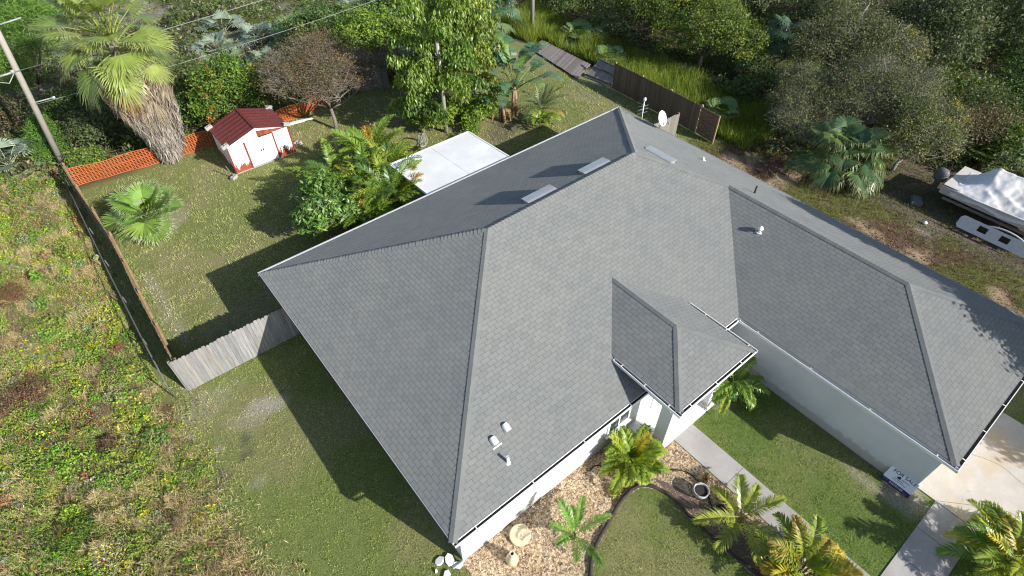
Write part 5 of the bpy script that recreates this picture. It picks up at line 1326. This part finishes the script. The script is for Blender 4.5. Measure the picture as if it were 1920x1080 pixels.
leaf_tree('shrub', 'brownish scrub thicket above the white tarp', 'shrub', (35.2, 1.6), [(0, 0, 1.6, 1.6, 1.5, 1.2), (1.6, -1.5, 1.5, 1.5, 1.4, 1.1)], 11000, .11, [((.13, .10, .055), 3), ((.10, .10, .045), 2), ((.24, .22, .06), .4)], tr=.09, seed=127, twigs=90, bark=M_barkgrey)
DK = [((.065, .095, .038), 3), ((.095, .125, .048), 2), ((.12, .135, .06), 1)]
for i, (x, y, s, lab) in enumerate(((43.5, 6.2, 1.0, 'dark evergreen at the upper right, nearest to the pale palmettos'), (48.5, 3.6, 1.1, 'dark evergreen cut off by the right edge above the palmettos'), (47.5, 9.5, 1.15, 'dark evergreen behind the olive scrub oak, upper right of it'), (53.0, 7.0, 1.2, 'deepest dark evergreen in the upper right corner'), (44.5, 14.5, 1.0, 'dark green tree behind the shaded sabal palm at the top edge'), (41.5, 19.5, 1.0, 'dark tree at the top edge beyond the rounded green oak'), (40.0, 25.0, .9, 'dark tree over the shaded hollow by the far grass'))):
    leaf_tree('evergreen_tree', lab, 'tree', (x, y), [(0, 0, 4.0 * s, 2.3 * s, 2.2 * s, 2.2 * s), (1.5 * s, .9 * s, 3.4 * s, 1.8 * s, 1.8 * s, 1.7 * s), (-1.1 * s, -1.2 * s, 3.1 * s, 1.8 * s, 1.7 * s, 1.7 * s), (.2, .3, 1.4 * s, 2.0 * s, 2.0 * s, 1.2 * s)], 9500, .19, DK, tr=.17, seed=130 + i, clumps=80, sig=.16, group='dark trees at the upper right')
for i, (x, y, s, pal, lab) in enumerate(((38.8, .9, 1.2, [(MID, 2), (OLIVE, 2), (DEEP, 1)], 'olive green shrub at the right edge, directly above the white tarp'), (42.0, -1.0, 1.2, [(MID, 3), (DEEP, 2)], 'green shrub cut by the right edge above the boat'), (36.9, -1.6, .9, [(BRIGHT, 1), (MID, 3)], 'bright green shrub touching the far side of the white tarp'), (46.0, 1.2, 1.3, [(DEEP, 3), (MID, 1)], 'dim shrub at the right edge under the dark evergreen'), (41.0, 7.6, 1.2, [(DEEP, 2), (OLIVE, 2)], 'dim shrub filling the gap between scrub oaks and evergreens'), (24.6, 34.6, 1.3, [(MID, 3), (BRIGHT, 1)], 'green shrub behind the dim sabal palm at the top edge'), (29.5, 36.2, 1.4, [(MID, 2), (DEEP, 2)], 'dim green shrub behind the plain grey pole'), (33.6, 30.6, 1.3, [(MID, 2), (OLIVE, 2)], 'olive shrub at the top edge right of the plain grey pole'), (38.2, 27.2, 1.4, [(DEEP, 2), (MID, 2)], 'dark green shrub at the top edge over the tall grass'), (33.0, 11.6, 1.0, [(OLIVE, 2), (MID, 2)], 'olive shrub between the sunlit oak and the scrub oaks'))):
    leaf_tree('shrub', lab, 'shrub', (x, y), [(0, 0, 1.3 * s, 1.6 * s, 1.5 * s, 1.1 * s), (1.2 * s, .8 * s, 1.0 * s, 1.2 * s, 1.2 * s, .9 * s), (-1.0 * s, .3 * s, .8 * s, 1.1 * s, 1.1 * s, .8 * s)], 7500, .15, pal, tr=.06, seed=250 + i)
DF = [((.045, .085, .035), 3), ((.06, .105, .04), 2), ((.10, .15, .04), 1.2)]
palmetto('fan_palm', 'dark glossy fan palm spreading low behind the dirt strip', (28.3, 3.9), 40, 1.6, 1.1, DF, 141, el=(-.1, 1.4), nseg=30, spread=1.7, droop=.5, tip=(.13, .16, .06), z=1.0, trunk=1.1, fuse=.3, cup=.4)
palmetto('sabal_palm', 'blue green sabal palm half shaded behind the olive scrub oak', (36.9, 12.9), 26, 1.3, 1.1, [(BLUEG, 3), ((.06, .10, .055), 2)], 142, el=(-.2, 1.3), nseg=24, spread=1.9, droop=.4, trunk=2.4)
palmetto('sabal_palm', 'sabal palm crown showing right of the fishtail palms at the top', (22.6, 28.6), 26, 1.2, 1.05, [((.10, .17, .06), 3), ((.14, .20, .08), 2)], 143, el=(-.2, 1.3), nseg=22, spread=1.9, droop=.35, trunk=1.7)
palmetto('sabal_palm', 'dim sabal palm left of the plain grey pole at the top edge', (25.9, 31.2), 24, 1.2, 1.0, [((.08, .14, .07), 3), ((.11, .16, .09), 2)], 144, el=(-.2, 1.3), nseg=22, spread=1.9, droop=.35, trunk=1.6)
# saw palmettos: built once in two colourings, then copied
pA = palmetto('saw_palmetto', 'green saw palmetto standing behind the leaning grey fence panel', (29.0, 22.0), 22, .75, .7, [((.11, .19, .055), 3), ((.16, .22, .08), 2)], 151, nseg=18, spread=1.7, droop=.12, tip=(.22, .27, .14), group='saw palmettos in the scrub')
def put(src, x, y, rz, s, lab):
    c = copy_tree(src); c.location = (x, y, 0); c.rotation_euler = (0, 0, rz); c.scale = (s, s, s); c['label'] = lab; return c
for x, y, rz, s, lab in ((43.0, 3.0, .4, 1.35, 'pale green saw palmetto lit below the dark evergreen, upper right'), (42.3, 1.2, 2.1, 1.25, 'saw palmetto at the right edge above the boat thicket'), (44.4, 4.9, 4.0, 1.2, 'saw palmetto half in shade at the foot of the dark evergreen'), (35.4, -.9, 1.2, 1.2, 'saw palmetto just behind the white tarp peak'), (34.6, 13.6, 1.7, 1.1, 'saw palmetto in the dim gap right of the sunlit oak'), (28.9, 12.0, 4.4, .9, 'pale saw palmetto poking up behind the gate'), (26.3, 34.5, .8, 1.3, 'saw palmetto left of the plain grey pole, at the top edge'), (31.6, 12.7, .9, .8, 'lone saw palmetto at the right end of the tall grass'),
                       (30.2, 26.5, 5.0, 1.1, 'saw palmetto right of the plain grey pole'), (32.0, 24.6, 2.6, 1.2, 'saw palmetto beyond the flat fence section, in the grass'), (12.2, 39.5, .3, 1.5, 'bright saw palmetto at the top edge right of the shaggy palm'), (13.4, 41.6, 1.9, 1.4, 'bright saw palmetto behind its neighbour at the top edge')):
    put(pA, x, y, rz, s, lab)
pB = palmetto('saw_palmetto', 'silver saw palmetto below the overhead wires, nearest the green shrub', (9.3, 38.0), 22, .75, .7, [(SILVER, 3), ((.25, .30, .23), 2), ((.15, .20, .12), 1.5)], 152, nseg=18, spread=1.7, droop=.12, tip=(.33, .37, .29), group='silver palmettos on the sandy ground')
for x, y, rz, s, lab in ((8.9, 45.5, .5, 1.4, 'silver palmetto at the top edge by the shaggy palm crown'), (10.6, 42.2, 2.0, 1.3, 'silver palmetto between the two overhead wires'), (7.2, 42.0, 3.0, 1.3, 'silver palmetto hugging the right side of the palm crown'), (-7.4, 34.6, 1.0, 1.35, 'silver palmetto at the left edge beside the leaning pole'), (16.5, 40.5, 1.4, 1.3, 'silver palmetto at the top edge over the viny trees'), (19.5, 42.5, 2.7, 1.3, 'silver palmetto at the top edge, the one farthest right on the sand')):
    put(pB, x, y, rz, s, lab)
VIN = [((.13, .215, .03), 3), ((.18, .255, .04), 2.4), ((.085, .14, .03), 2), ((.24, .26, .05), .7)]
leaf_tree('vine_tree', 'vine covered bright green tree right of the bare brown tree', 'tree', (14.6, 32.0), [(0, 0, 2.6, 2.0, 1.7, 1.8), (1.8, .6, 2.2, 1.6, 1.5, 1.5), (-1.4, .9, 2.0, 1.4, 1.3, 1.3)], 15000, .17, VIN, tr=.12, seed=161, clumps=90, sig=.15)
leaf_tree('vine_tree', 'lime green viny tree between the bare tree and tallest fishtail palm', 'tree', (17.6, 30.6), [(0, 0, 2.3, 1.8, 1.6, 1.6), (1.5, 1.3, 2.2, 1.6, 1.5, 1.4)], 12000, .17, VIN, tr=.12, seed=162, clumps=90, sig=.15)
leaf_tree('vine_tree', 'green tree at the top edge behind the bare brown tree', 'tree', (13.2, 36.4), [(0, 0, 2.2, 2.0, 1.8, 1.6), (2.2, .4, 1.9, 1.7, 1.6, 1.4)], 11000, .19, [((.085, .15, .04), 3), ((.12, .19, .05), 2), ((.06, .10, .03), 2)], tr=.12, seed=163, clumps=90, sig=.15)
leaf_tree('vine_tree', 'green tree at the top edge above the lime green viny tree', 'tree', (20.0, 36.8), [(0, 0, 2.3, 2.0, 1.8, 1.7), (-1.8, -.5, 1.9, 1.6, 1.5, 1.4)], 11000, .19, [((.085, .15, .04), 3), ((.13, .20, .05), 2), ((.06, .10, .03), 2)], tr=.12, seed=164, clumps=90, sig=.15)
leaf_tree('shrub', 'grey twiggy shrub over the old grey fence section', 'shrub', (15.6, 28.9), [(0, 0, 1.9, 1.4, 1.2, 1.1), (-1.0, .6, 1.6, 1.0, .9, .9)], 4200, .09, [((.16, .15, .10), 3), ((.12, .13, .06), 2), ((.10, .14, .04), 1)], tr=.07, seed=165, twigs=240, bark=M_barkgrey)
leaf_tree('shrub', 'dim green shrub in shade right of the old grey fence section', 'shrub', (17.4, 27.0), [(0, 0, 1.5, 1.5, 1.2, 1.2), (1.2, -.6, 1.3, 1.1, 1.0, 1.0)], 7000, .14, [(DEEP, 3), (MID, 2)], tr=.07, seed=166)
leaf_tree('shrub', 'red flecked low shrub left of the bare brown tree', 'shrub', (7.6, 31.3), [(0, 0, 1.2, 1.2, 1.0, .9)], 3600, .11, [((.14, .10, .05), 3), ((.36, .07, .08), .3), ((.10, .13, .04), 2)], tr=.05, seed=167, twigs=80, bark=M_barkgrey)
PIN = [((.10, .20, .035), 3), ((.14, .25, .045), 2), ((.07, .14, .03), 1)]
leaf_tree('pine_tree', 'feathery bright green sapling growing behind the foot of the leaning pole', 'tree', (-5.0, 34.3), [(0, 0, .7, 1.0, .9, .6), (0, 0, 1.5, .8, .75, .7), (.1, 0, 2.2, .45, .45, .5)], 8000, .26, PIN, tr=.06, seed=171, aspect=.09, clumps=70, sig=.2, flat=.1)
leaf_tree('pine_tree', 'fuzzy bright green pine in the upper left corner behind the pole', 'tree', (-4.2, 41.0), [(0, 0, 4.2, 2.3, 2.0, 1.8), (1.4, -.4, 5.6, 1.8, 1.6, 1.4), (-1.4, .3, 2.6, 1.8, 1.7, 1.5), (.6, .5, 7.0, 1.3, 1.2, 1.2)], 24000, .32, PIN, tr=.16, seed=172, aspect=.09, clumps=90, sig=.17, flat=.1)
for i, (x, y, s, pal, lab) in enumerate(((-2.6, 33.4, 1.0, DK, 'dark shrub in the shade between the pole and the palm skirt'), (-.4, 33.8, 1.0, DK, 'dark shrub directly behind the shaggy palm skirt'), (-3.5, 36.8, 1.15, [(DEEP, 3), (MID, 1), ((.12, .08, .05), 1)], 'dim brownish green shrub above the bracket of the leaning pole'), (-7.2, 39.0, 1.1, [((.12, .085, .055), 2), ((.08, .10, .04), 2)], 'brown tangled shrub at the left edge below the fuzzy pine'), (1.9, 32.6, .9, [(DEEP, 2), (MID, 2), ((.16, .21, .04), 1)], 'green shrub between the palm skirt and the shrub with orange flecks'), (-3.9, 31.4, .55, [((.15, .20, .04), 2), (MID, 2)], 'yellow green low shrub between the pole foot and orange mesh'), (3.2, 37.0, 1.1, [(MID, 2), (OLIVE, 2)], 'olive shrub half hidden by the shaggy palm crown'))):
    leaf_tree('shrub', lab, 'shrub', (x, y), [(0, 0, 1.3 * s, 1.4 * s, 1.2 * s, 1.1 * s), (.9 * s, .5 * s, 1.1 * s, 1.0 * s, 1.0 * s, .9 * s)], 6000, .13, pal, tr=.06, seed=175 + i, twigs=40)
# trees standing towards the street that shade the garage roof and the driveway
leaf_tree('oak_tree', 'street side oak shading the front corner of the garage roof', 'tree', (21.7, -11.9), [(0, 0, 6.4, 1.4, 1.4, 1.2), (1.3, 1.3, 6.2, 1.4, 1.5, 1.2), (1.2, 3.0, 5.2, 1.3, 1.4, 1.2), (-.4, -1.3, 6.0, 1.1, 1.0, .9)], 16000, .2, OAKG, tr=.2, seed=191, clumps=60, sig=.2)
leaf_tree('oak_tree', 'street side oak shading the far driveway', 'tree', (22.0, -15.8), [(0, 0, 4.0, 1.6, 1.5, 1.3), (-1.2, -.2, 3.4, 1.2, 1.2, 1.1), (-.2, -.8, 5.0, 1.2, 1.2, 1.0)], 14000, .2, OAKG, tr=.18, seed=192, clumps=60, sig=.2)

leaf_tree('oak_tree', 'slim street side tree shading the garage eave', 'tree', (23.6, -8.6), [(-.8, .6, 6.6, .9, 1.1, .9), (-1.1, -.8, 5.7, .8, 1.0, .8), (-.6, 2.2, 7.0, .8, 1.1, .8)], 9000, .2, OAKG, tr=.14, seed=193, clumps=60, sig=.2)

# ------------------------------------------------------------------ ground cover (stuff)
def frustum_points(r, n, near_bias=1.0, dmax=80.0):
    """random ground points inside the part of the lot the picture can see"""
    out = []
    q = np.array([(-13.5, 7.5), (15.5, -13.5), (75, 6), (-7.5, 80)])
    tot = 0
    while tot < n:
        k = n * 3
        x = r.uniform(-14, 75, k); y = r.uniform(-14, 80, k)
        ok = in_poly(x, y, q)
        d = np.hypot(x + 2.3, y + 5.6); ok &= (r.random(k) < np.minimum(1, (14.0 / np.maximum(d, 10)) ** (1.3 * near_bias))) & (d < dmax)
        p = np.stack([x[ok], y[ok]], 1); out.append(p); tot += len(p)
    return np.concatenate(out)[:n]
def is_lawn(x, y):
    ok = (x > -5.0) & (y < 29.4) & (x < 26.1)
    ok &= ~((x > .25) & (x < 20.75) & (y > .3) & (y < 13.55)) & ~((x > 13.15) & (x < 20.75) & (y > -7.45) & (y < .4))
    ok &= ~((x > 8.6) & (x < 9.74) & (y < 0)) & ~((y < -8.0) & (y > -9.4) & (x > 5.9)) & ~((x > 13.5) & (x < 19.1) & (y < -7.3))
    ok &= ~((x > 7.7) & (x < 11.3) & (y > -1.1) & (y < .4)) & ~((x > 8.2) & (x < 13.4) & (y > 13.4) & (y < 17.8))
    ok &= ~((x > 2.4) & (x < 6.2) & (y > 25.5) & (y < 28.4)) & ~((x > 20.6) & (y < 11.5))
    ok &= ~in_poly(x, y, bed)
    return ok
def grass(m, r, P, h, w, col, lean=.5):
    n = len(P); a = r.uniform(0, 6.283, n); l = r.uniform(.1, 1, n) * lean; d = np.stack([np.cos(a), np.sin(a)], 1)
    b = r.uniform(0, 6.283, n); s = np.stack([np.cos(b), np.sin(b)], 1) * (w / 2)[:, None]
    V = np.stack([np.c_[P - s, np.zeros(n)], np.c_[P + s, np.zeros(n)], np.c_[P + d * (l * h)[:, None], h]], 1).reshape(-1, 3)
    m.add(V, np.arange(3 * n).reshape(n, 3), col)
r = np.random.default_rng(301)
P = frustum_points(r, 560000, 1.2, 40); P = P[is_lawn(P[:, 0], P[:, 1])]
d = np.hypot(P[:, 0] + 2.3, P[:, 1] + 5.6); n = len(P)
col = lawn_colour(P[:, 0], P[:, 1]); 
keep = r.random(n) < np.clip(1.2 - 4.2 * (col[:, 2] - .055), .05, 1); P = P[keep]; col = col[keep]; d = d[keep]; n = len(P)
cl = N4.fbm(P[:, 0], P[:, 1], .32, 2); jit = r.uniform(.72, 1.32, (n, 1)) * (.76 + .48 * sstep(.35, .65, cl))[:, None]; col = col * jit; dry = r.random(n) < .13; col[dry] = np.array((.32, .29, .16)) * r.uniform(.7, 1.1, (dry.sum(), 1)); lime = r.random(n) < .15; col[lime] = np.array((.16, .23, .04)) * r.uniform(.7, 1.2, (lime.sum(), 1))
m = MB(); grass(m, r, P, r.uniform(.025, .07, n) * (.55 + .9 * sstep(.35, .65, cl)) * np.clip(d / 18, .8, 1.5), r.uniform(.012, .03, n) * np.clip(d / 16, .8, 1.5), np.clip(col, 0, 1), .9)
tag(m.build('lawn_grass', M_grass), kind='stuff')

# the overgrown field on the left
r = np.random.default_rng(302)
x = r.uniform(-13.5, -3.4, 330000); y = 3.0 + 30 * r.random(330000) ** 1.25
edge = -5.15 + (N2.fbm(x, y, 1.3, 3) - .5) * 1.1 + np.where(y < 12.0, -.1 + r.exponential(.5, len(x)) * (r.random(len(x)) < .5), -.05)
vis = in_poly(x, y, np.array([(-14.5, 7.0), (-3.5, 2.0), (-4.5, 34), (-11.5, 34)]))
k = (x < edge) & vis; x = x[k]; y = y[k]; n = len(x)
d1 = N1.fbm(x, y, 1.6, 4); d2 = N2.fbm(x, y, .8, 3); d3 = N3.fbm(x, y, 1.3, 4); d4 = N4.fbm(x, y, 1.9, 3)
PALF = np.array([(.12, .20, .032), (.21, .235, .04), (.36, .30, .17), (.17, .13, .08), (.19, .085, .055), (.50, .43, .04), (.42, .17, .05)])
near_l = sstep(11, 7.5, y) * sstep(-6.5, -9, x)
w = np.stack([.5 + 4.5 * sstep(.40, .62, d1) + 3 * near_l, .9 + 3.2 * sstep(.42, .6, d2), 1.8 + 9 * sstep(.44, .6, d3) + 10 * sstep(9.5, 7.5, y) * sstep(-7.6, -6.6, x), .9 + 2 * sstep(.5, .6, d4), .12 + 3 * sstep(.66, .74, d4) * (1 - near_l), .30 * sstep(.45, .6, N4.fbm(x, y, 1.7, 2)), .06 + .2 * near_l], 1); w /= w.sum(1, keepdims=True)
ci = (r.random((n, 1)) > np.cumsum(w, 1)).sum(1).clip(0, 6); col = PALF[ci] * r.uniform(.7, 1.35, (n, 1))
hh = .7 * (.04 + .42 * sstep(.40, .68, .5 * d1 + .5 * d2) + .25 * sstep(.58, .68, d4)) * np.where(x > -5.9, .55, 1)
z = hh * r.random(n) ** .7 + .02
P3 = np.stack([x, y, z], 1); isg = (ci == 2) | (ci == 3)
T = unit(r.normal(size=(n, 3)) * np.where(isg, .5, 1)[:, None] + np.where(isg, .55, 0)[:, None] * np.array((0, 0, 1))); N = unit(r.normal(size=(n, 3)) * .7 + np.array((0, 0, .8))); B = unit(np.cross(N, T))
ln = np.where(isg, r.uniform(.10, .30, n), np.where(ci >= 5, r.uniform(.03, .06, n), r.uniform(.045, .11, n))); wd = np.where(isg, ln * .055, ln * .55)
m = MB(); leaf_faces(m, P3, T, B, ln, wd, np.clip(col, 0, 1))
nc = 2600; cx = r.uniform(-13, -5.0, nc); cy = 3.0 + 30 * r.random(nc) ** 1.2; k = in_poly(cx, cy, np.array([(-14.5, 7.0), (-3.5, 2.0), (-4.5, 34), (-11.5, 34)])) & (cx < -5.3 + .5 * (cy < 11)); cx = cx[k]; cy = cy[k]; nc = len(cx)
sp = np.array([(.105, .19, .03), (.145, .215, .03), (.22, .24, .035), (.08, .14, .03), (.33, .27, .15), (.16, .12, .075), (.17, .20, .11), (.20, .10, .06)])
dq = N2.fbm(cx + 40, cy + 11, 2.6, 3); dryz = sstep(9.5, 7.5, cy) * sstep(-7.6, -6.6, cx)
ws = np.stack([1.2 + 2.5 * sstep(.45, .6, N1.fbm(cx, cy, 1.6, 4)) + 3 * sstep(11, 7, cy) * sstep(-6.5, -9, cx), 1.5 + 0 * cx, 1.2 + 0 * cx, .9 + 0 * cx, .5 + 5 * sstep(.46, .58, N3.fbm(cx, cy, 1.9, 3)) + 9 * dryz, .7 + 3 * sstep(.55, .45, dq) + 3 * dryz, .35 + 1.5 * sstep(.5, .6, dq), .15 + 1.2 * sstep(.58, .66, dq)], 1); ws[:, 2] *= .3 + 2.2 * sstep(.48, .6, dq); ws /= ws.sum(1, keepdims=True)
si = (r.random((nc, 1)) > np.cumsum(ws, 1)).sum(1).clip(0, 7); cr_ = r.uniform(.12, .42, nc); big = r.random(nc) < .09; cr_[big] *= 1.8; ch = r.uniform(.10, .55, nc) * np.where(big, 1.7, 1) * np.where(cx > -6, .6, 1)
idx = np.repeat(np.arange(nc), np.where(big, 260, 95)); n = len(idx); rr = np.sqrt(r.random(n)); a = r.uniform(0, 6.283, n)
px = cx[idx] + rr * np.cos(a) * cr_[idx]; py = cy[idx] + rr * np.sin(a) * cr_[idx]; pz = .02 + ch[idx] * (1 - rr ** 2 * .8) * r.random(n) ** .45
gs = (si[idx] == 4) | (si[idx] == 5); out = np.stack([np.cos(a), np.sin(a), 0 * a], 1)
T = unit(r.normal(size=(n, 3)) * np.where(gs, .4, 1)[:, None] + np.where(gs, .8, 0)[:, None] * np.array((0, 0, 1)) + out * .5 * rr[:, None]); N = unit(r.normal(size=(n, 3)) * .6 + np.array((0, 0, .8)) + out * rr[:, None] * .4); B = unit(np.cross(N, T))
ln = np.where(gs, r.uniform(.15, .38, n), r.uniform(.045, .10, n) * r.uniform(.8, 1.5, nc)[idx]); wd = np.where(gs, ln * .04, ln * r.uniform(.3, .7, nc)[idx])
col = sp[si[idx]] * r.uniform(.8, 1.2, nc)[idx][:, None] * r.uniform(.7, 1.3, (n, 1)); fl = (r.random(nc) < .42 * sstep(.42, .58, N4.fbm(cx, cy, 1.7, 2)))[idx] & (r.random(n) < .09) & (pz > ch[idx] * .4); col[fl] = np.array((.62, .50, .04)) * r.uniform(.8, 1.1, (fl.sum(), 1))
leaf_faces(m, np.stack([px, py, pz], 1), T, B, ln, wd, np.clip(col, 0, 1)); tag(m.build('weeds', M_grass), kind='stuff')
# distinct clumps in the field
for i, (x, y, rx, ry, h, pal, lab) in enumerate(((-9.3, 15.8, 1.0, .8, .75, [((.16, .09, .055), 3), ((.22, .14, .08), 1.5), ((.12, .14, .04), .8)], 'reddish brown dead bush in the field, at the left edge'), (-9.0, 22.4, .7, .9, .7, [((.18, .095, .05), 3), ((.16, .12, .06), 1.5), ((.12, .14, .04), .6)], 'rust brown bush in the field below the silver palmetto'), (-7.3, 11.6, .35, .45, .4, [((.16, .09, .055), 3), ((.14, .12, .06), 1.5)], 'small reddish bush in the middle of the lower field'), (-8.9, 8.7, .8, .6, .6, [((.10, .175, .03), 3), ((.15, .22, .035), 2), ((.34, .15, .04), .25)], 'lush green weed mound at the lower left edge'))):
    r = np.random.default_rng(320 + i); m = MB(); leaf_cloud(m, r, [(0, 0, h * .35, rx, ry, h * .6)], 5200, .075, pal, aspect=.35, clumps=80, sig=.22, zmin=.01, shell=.3)
    tag(m.build('bush', M_leaf, None, (x, y, 0)), lab, 'bush')
def reed(label, base, n, L, seed, pal):
    r = np.random.default_rng(seed); m = MB()
    for i in range(n):
        a = r.uniform(0, 6.28); e = r.uniform(.5, 1.5); b = np.array((r.normal() * .25, r.normal() * .25, 0)); l = L * r.uniform(.6, 1.1); p = b + frond_dirs(a, e) * l * .6; q = p + frond_dirs(a, e - .7) * l * .4; c = pick(r, pal, 1)[0] * r.uniform(.8, 1.2)
        m.tube([b, p, q], [.005, .004, .002], 3, col=c, caps=False, smooth=False)
        if i % 12 == 0:
            for t in np.linspace(0, 1, 16): leaf_faces(m, (p + (q - p) * t)[None], unit((q - p + r.normal(size=3) * .12)[None]), unit(r.normal(size=(1, 3))), np.array([.10]), np.array([.018]), np.array([(.44, .36, .25)]))
    tag(m.build('dry_grass', M_dry, None, (*base, 0)), label, 'grass clump')
STRAW = [((.42, .34, .20), 3), ((.30, .23, .12), 2), ((.22, .20, .08), 1)]
reed('tall straw coloured seed head clump highest in the lower field', (-6.55, 11.0), 40, .95, 331, STRAW)
reed('leaning straw coloured seed stems in the middle of the lower field', (-6.0, 7.7), 36, .8, 332, STRAW)
reed('fanned dry grass clump with seed stems near the bottom edge', (-6.15, 6.1), 60, .8, 333, STRAW)
reed('matted pale straw clump between the tall seed heads and the lawn', (-5.9, 9.5), 80, .55, 334, STRAW)
tuft('fern_plant', 'pale green feathery fern plant in the upper field', (-8.1, 21.0), 40, .75, .03, [((.17, .22, .10), 3), ((.13, .18, .06), 1)], 335)

# tall grass strip behind the dark fence
r = np.random.default_rng(303); n = 90000
x = r.uniform(26.6, 36, n); y = r.uniform(8.5, 34, n)
k = (x < 30.5 + 3.5 * N1.fbm(x, y, 3.0, 3) - .10 * np.maximum(0, 16 - y) * 3) & ~((x < 27.75) & (y > 18.9) & (y < 28.2)) & (N2.fbm(x, y, 1.5, 3) > .33); x = x[k]; y = y[k]; n = len(x)
c = np.array([(.20, .26, .035), (.15, .22, .03), (.26, .27, .05), (.10, .17, .03)])[r.integers(0, 4, n)] * r.uniform(.75, 1.25, (n, 1))
m = MB(); grass(m, r, np.stack([x, y], 1), r.uniform(.35, 1.0, n) * (.6 + .8 * N3.fbm(x, y, 2.0, 3)), r.uniform(.02, .05, n), c, .7); tag(m.build('tall_grass', M_leaf), kind='stuff')

# scrub floor beyond the fences
r = np.random.default_rng(304)
P = frustum_points(r, 620000, .42, 78); x, y = P.T
k = ((y > 30.2) | (x > 27.0)) & ~((x > 26.5) & (x < 33) & (y < 2.4)) & ~((x < 31) & (x > 26) & (y > 11) & (y < 29)); x = x[k]; y = y[k]
dens = N1.fbm(x, y, 3.2, 4); sandy = sstep(.5, .66, N1.fbm(x, y, 5.0, 4)) * sstep(32, 37, y)
k = r.random(len(x)) < np.clip(.25 + 1.6 * (dens - .35), .08, 1) * (1 - .85 * sandy); x = x[k]; y = y[k]; n = len(x); dens = N1.fbm(x, y, 3.2, 4)
z = .03 + (r.random(n) ** .6) * (.2 + 1.9 * sstep(.42, .68, dens))
hue = N4.fbm(x, y, 4.0, 3); far = sstep(33, 40, x) * (1 - sstep(14, 20, y))
CC = np.array([(.085, .145, .032), (.14, .20, .04), (.11, .11, .055), (.15, .10, .06), (.20, .23, .16)])
w = np.stack([1.5 + 0 * x, .4 + 3 * sstep(.45, .6, hue), 1 + 2 * sstep(.55, .4, hue), .7 + 0 * x, .35 + 1.5 * sstep(34, 40, y)], 1); w /= w.sum(1, keepdims=True)
ci = (r.random((n, 1)) > np.cumsum(w, 1)).sum(1).clip(0, 4); col = CC[ci] * r.uniform(.65, 1.3, (n, 1))
N = unit(r.normal(size=(n, 3)) * .7 + np.array((0, 0, .6))); T = unit(np.cross(N, r.normal(size=(n, 3)))); B = np.cross(N, T)
ln = r.uniform(.12, .34, n); lng = r.random(n) < .3; wd = np.where(lng, ln * .12, ln * .5); ln = np.where(lng, ln * 1.9, ln)
m = MB(); leaf_faces(m, np.stack([x, y, z], 1), T, B, ln, wd, np.clip(col, 0, 1)); tag(m.build('undergrowth', M_leaf), kind='stuff')

# dead leaves and tufts on the dirt strip by the garage side
r = np.random.default_rng(305); n = 48000
x = r.uniform(21.1, 32.5, n); y = r.uniform(-9, 11.3, n); gr = ((N1.fbm(x, y, 2.1, 3) > .52) & (x > 23.6) & (x < 28)) | ((N3.fbm(x, y, 1.4, 3) > .46) & (x > 27) & (y > -1.0)) | ((N3.fbm(x, y, 1.1, 3) > .55) & (x > 26))
k = gr | (r.random(n) < .4); x = x[k]; y = y[k]; gr = gr[k]; n = len(x)
col = np.where(gr[:, None], np.array((.15, .17, .05)), np.array((.26, .17, .10))) * r.uniform(.6, 1.4, (n, 1))
N = unit(r.normal(size=(n, 3)) * .5 + np.array((0, 0, .8))); T = unit(np.where(gr[:, None], unit(r.normal(size=(n, 3)) + np.array((0, 0, 1.5))), np.cross(N, r.normal(size=(n, 3))))); B = unit(np.cross(N, T))
ln = np.where(gr, r.uniform(.08, .24, n), r.uniform(.05, .13, n)); m = MB(); leaf_faces(m, np.stack([x, y, np.where(gr, ln * .4, .015)], 1), T, B, ln, np.where(gr, ln * .12, ln * .5), np.clip(col, 0, 1)); tag(m.build('leaf_litter', M_dry), kind='stuff')
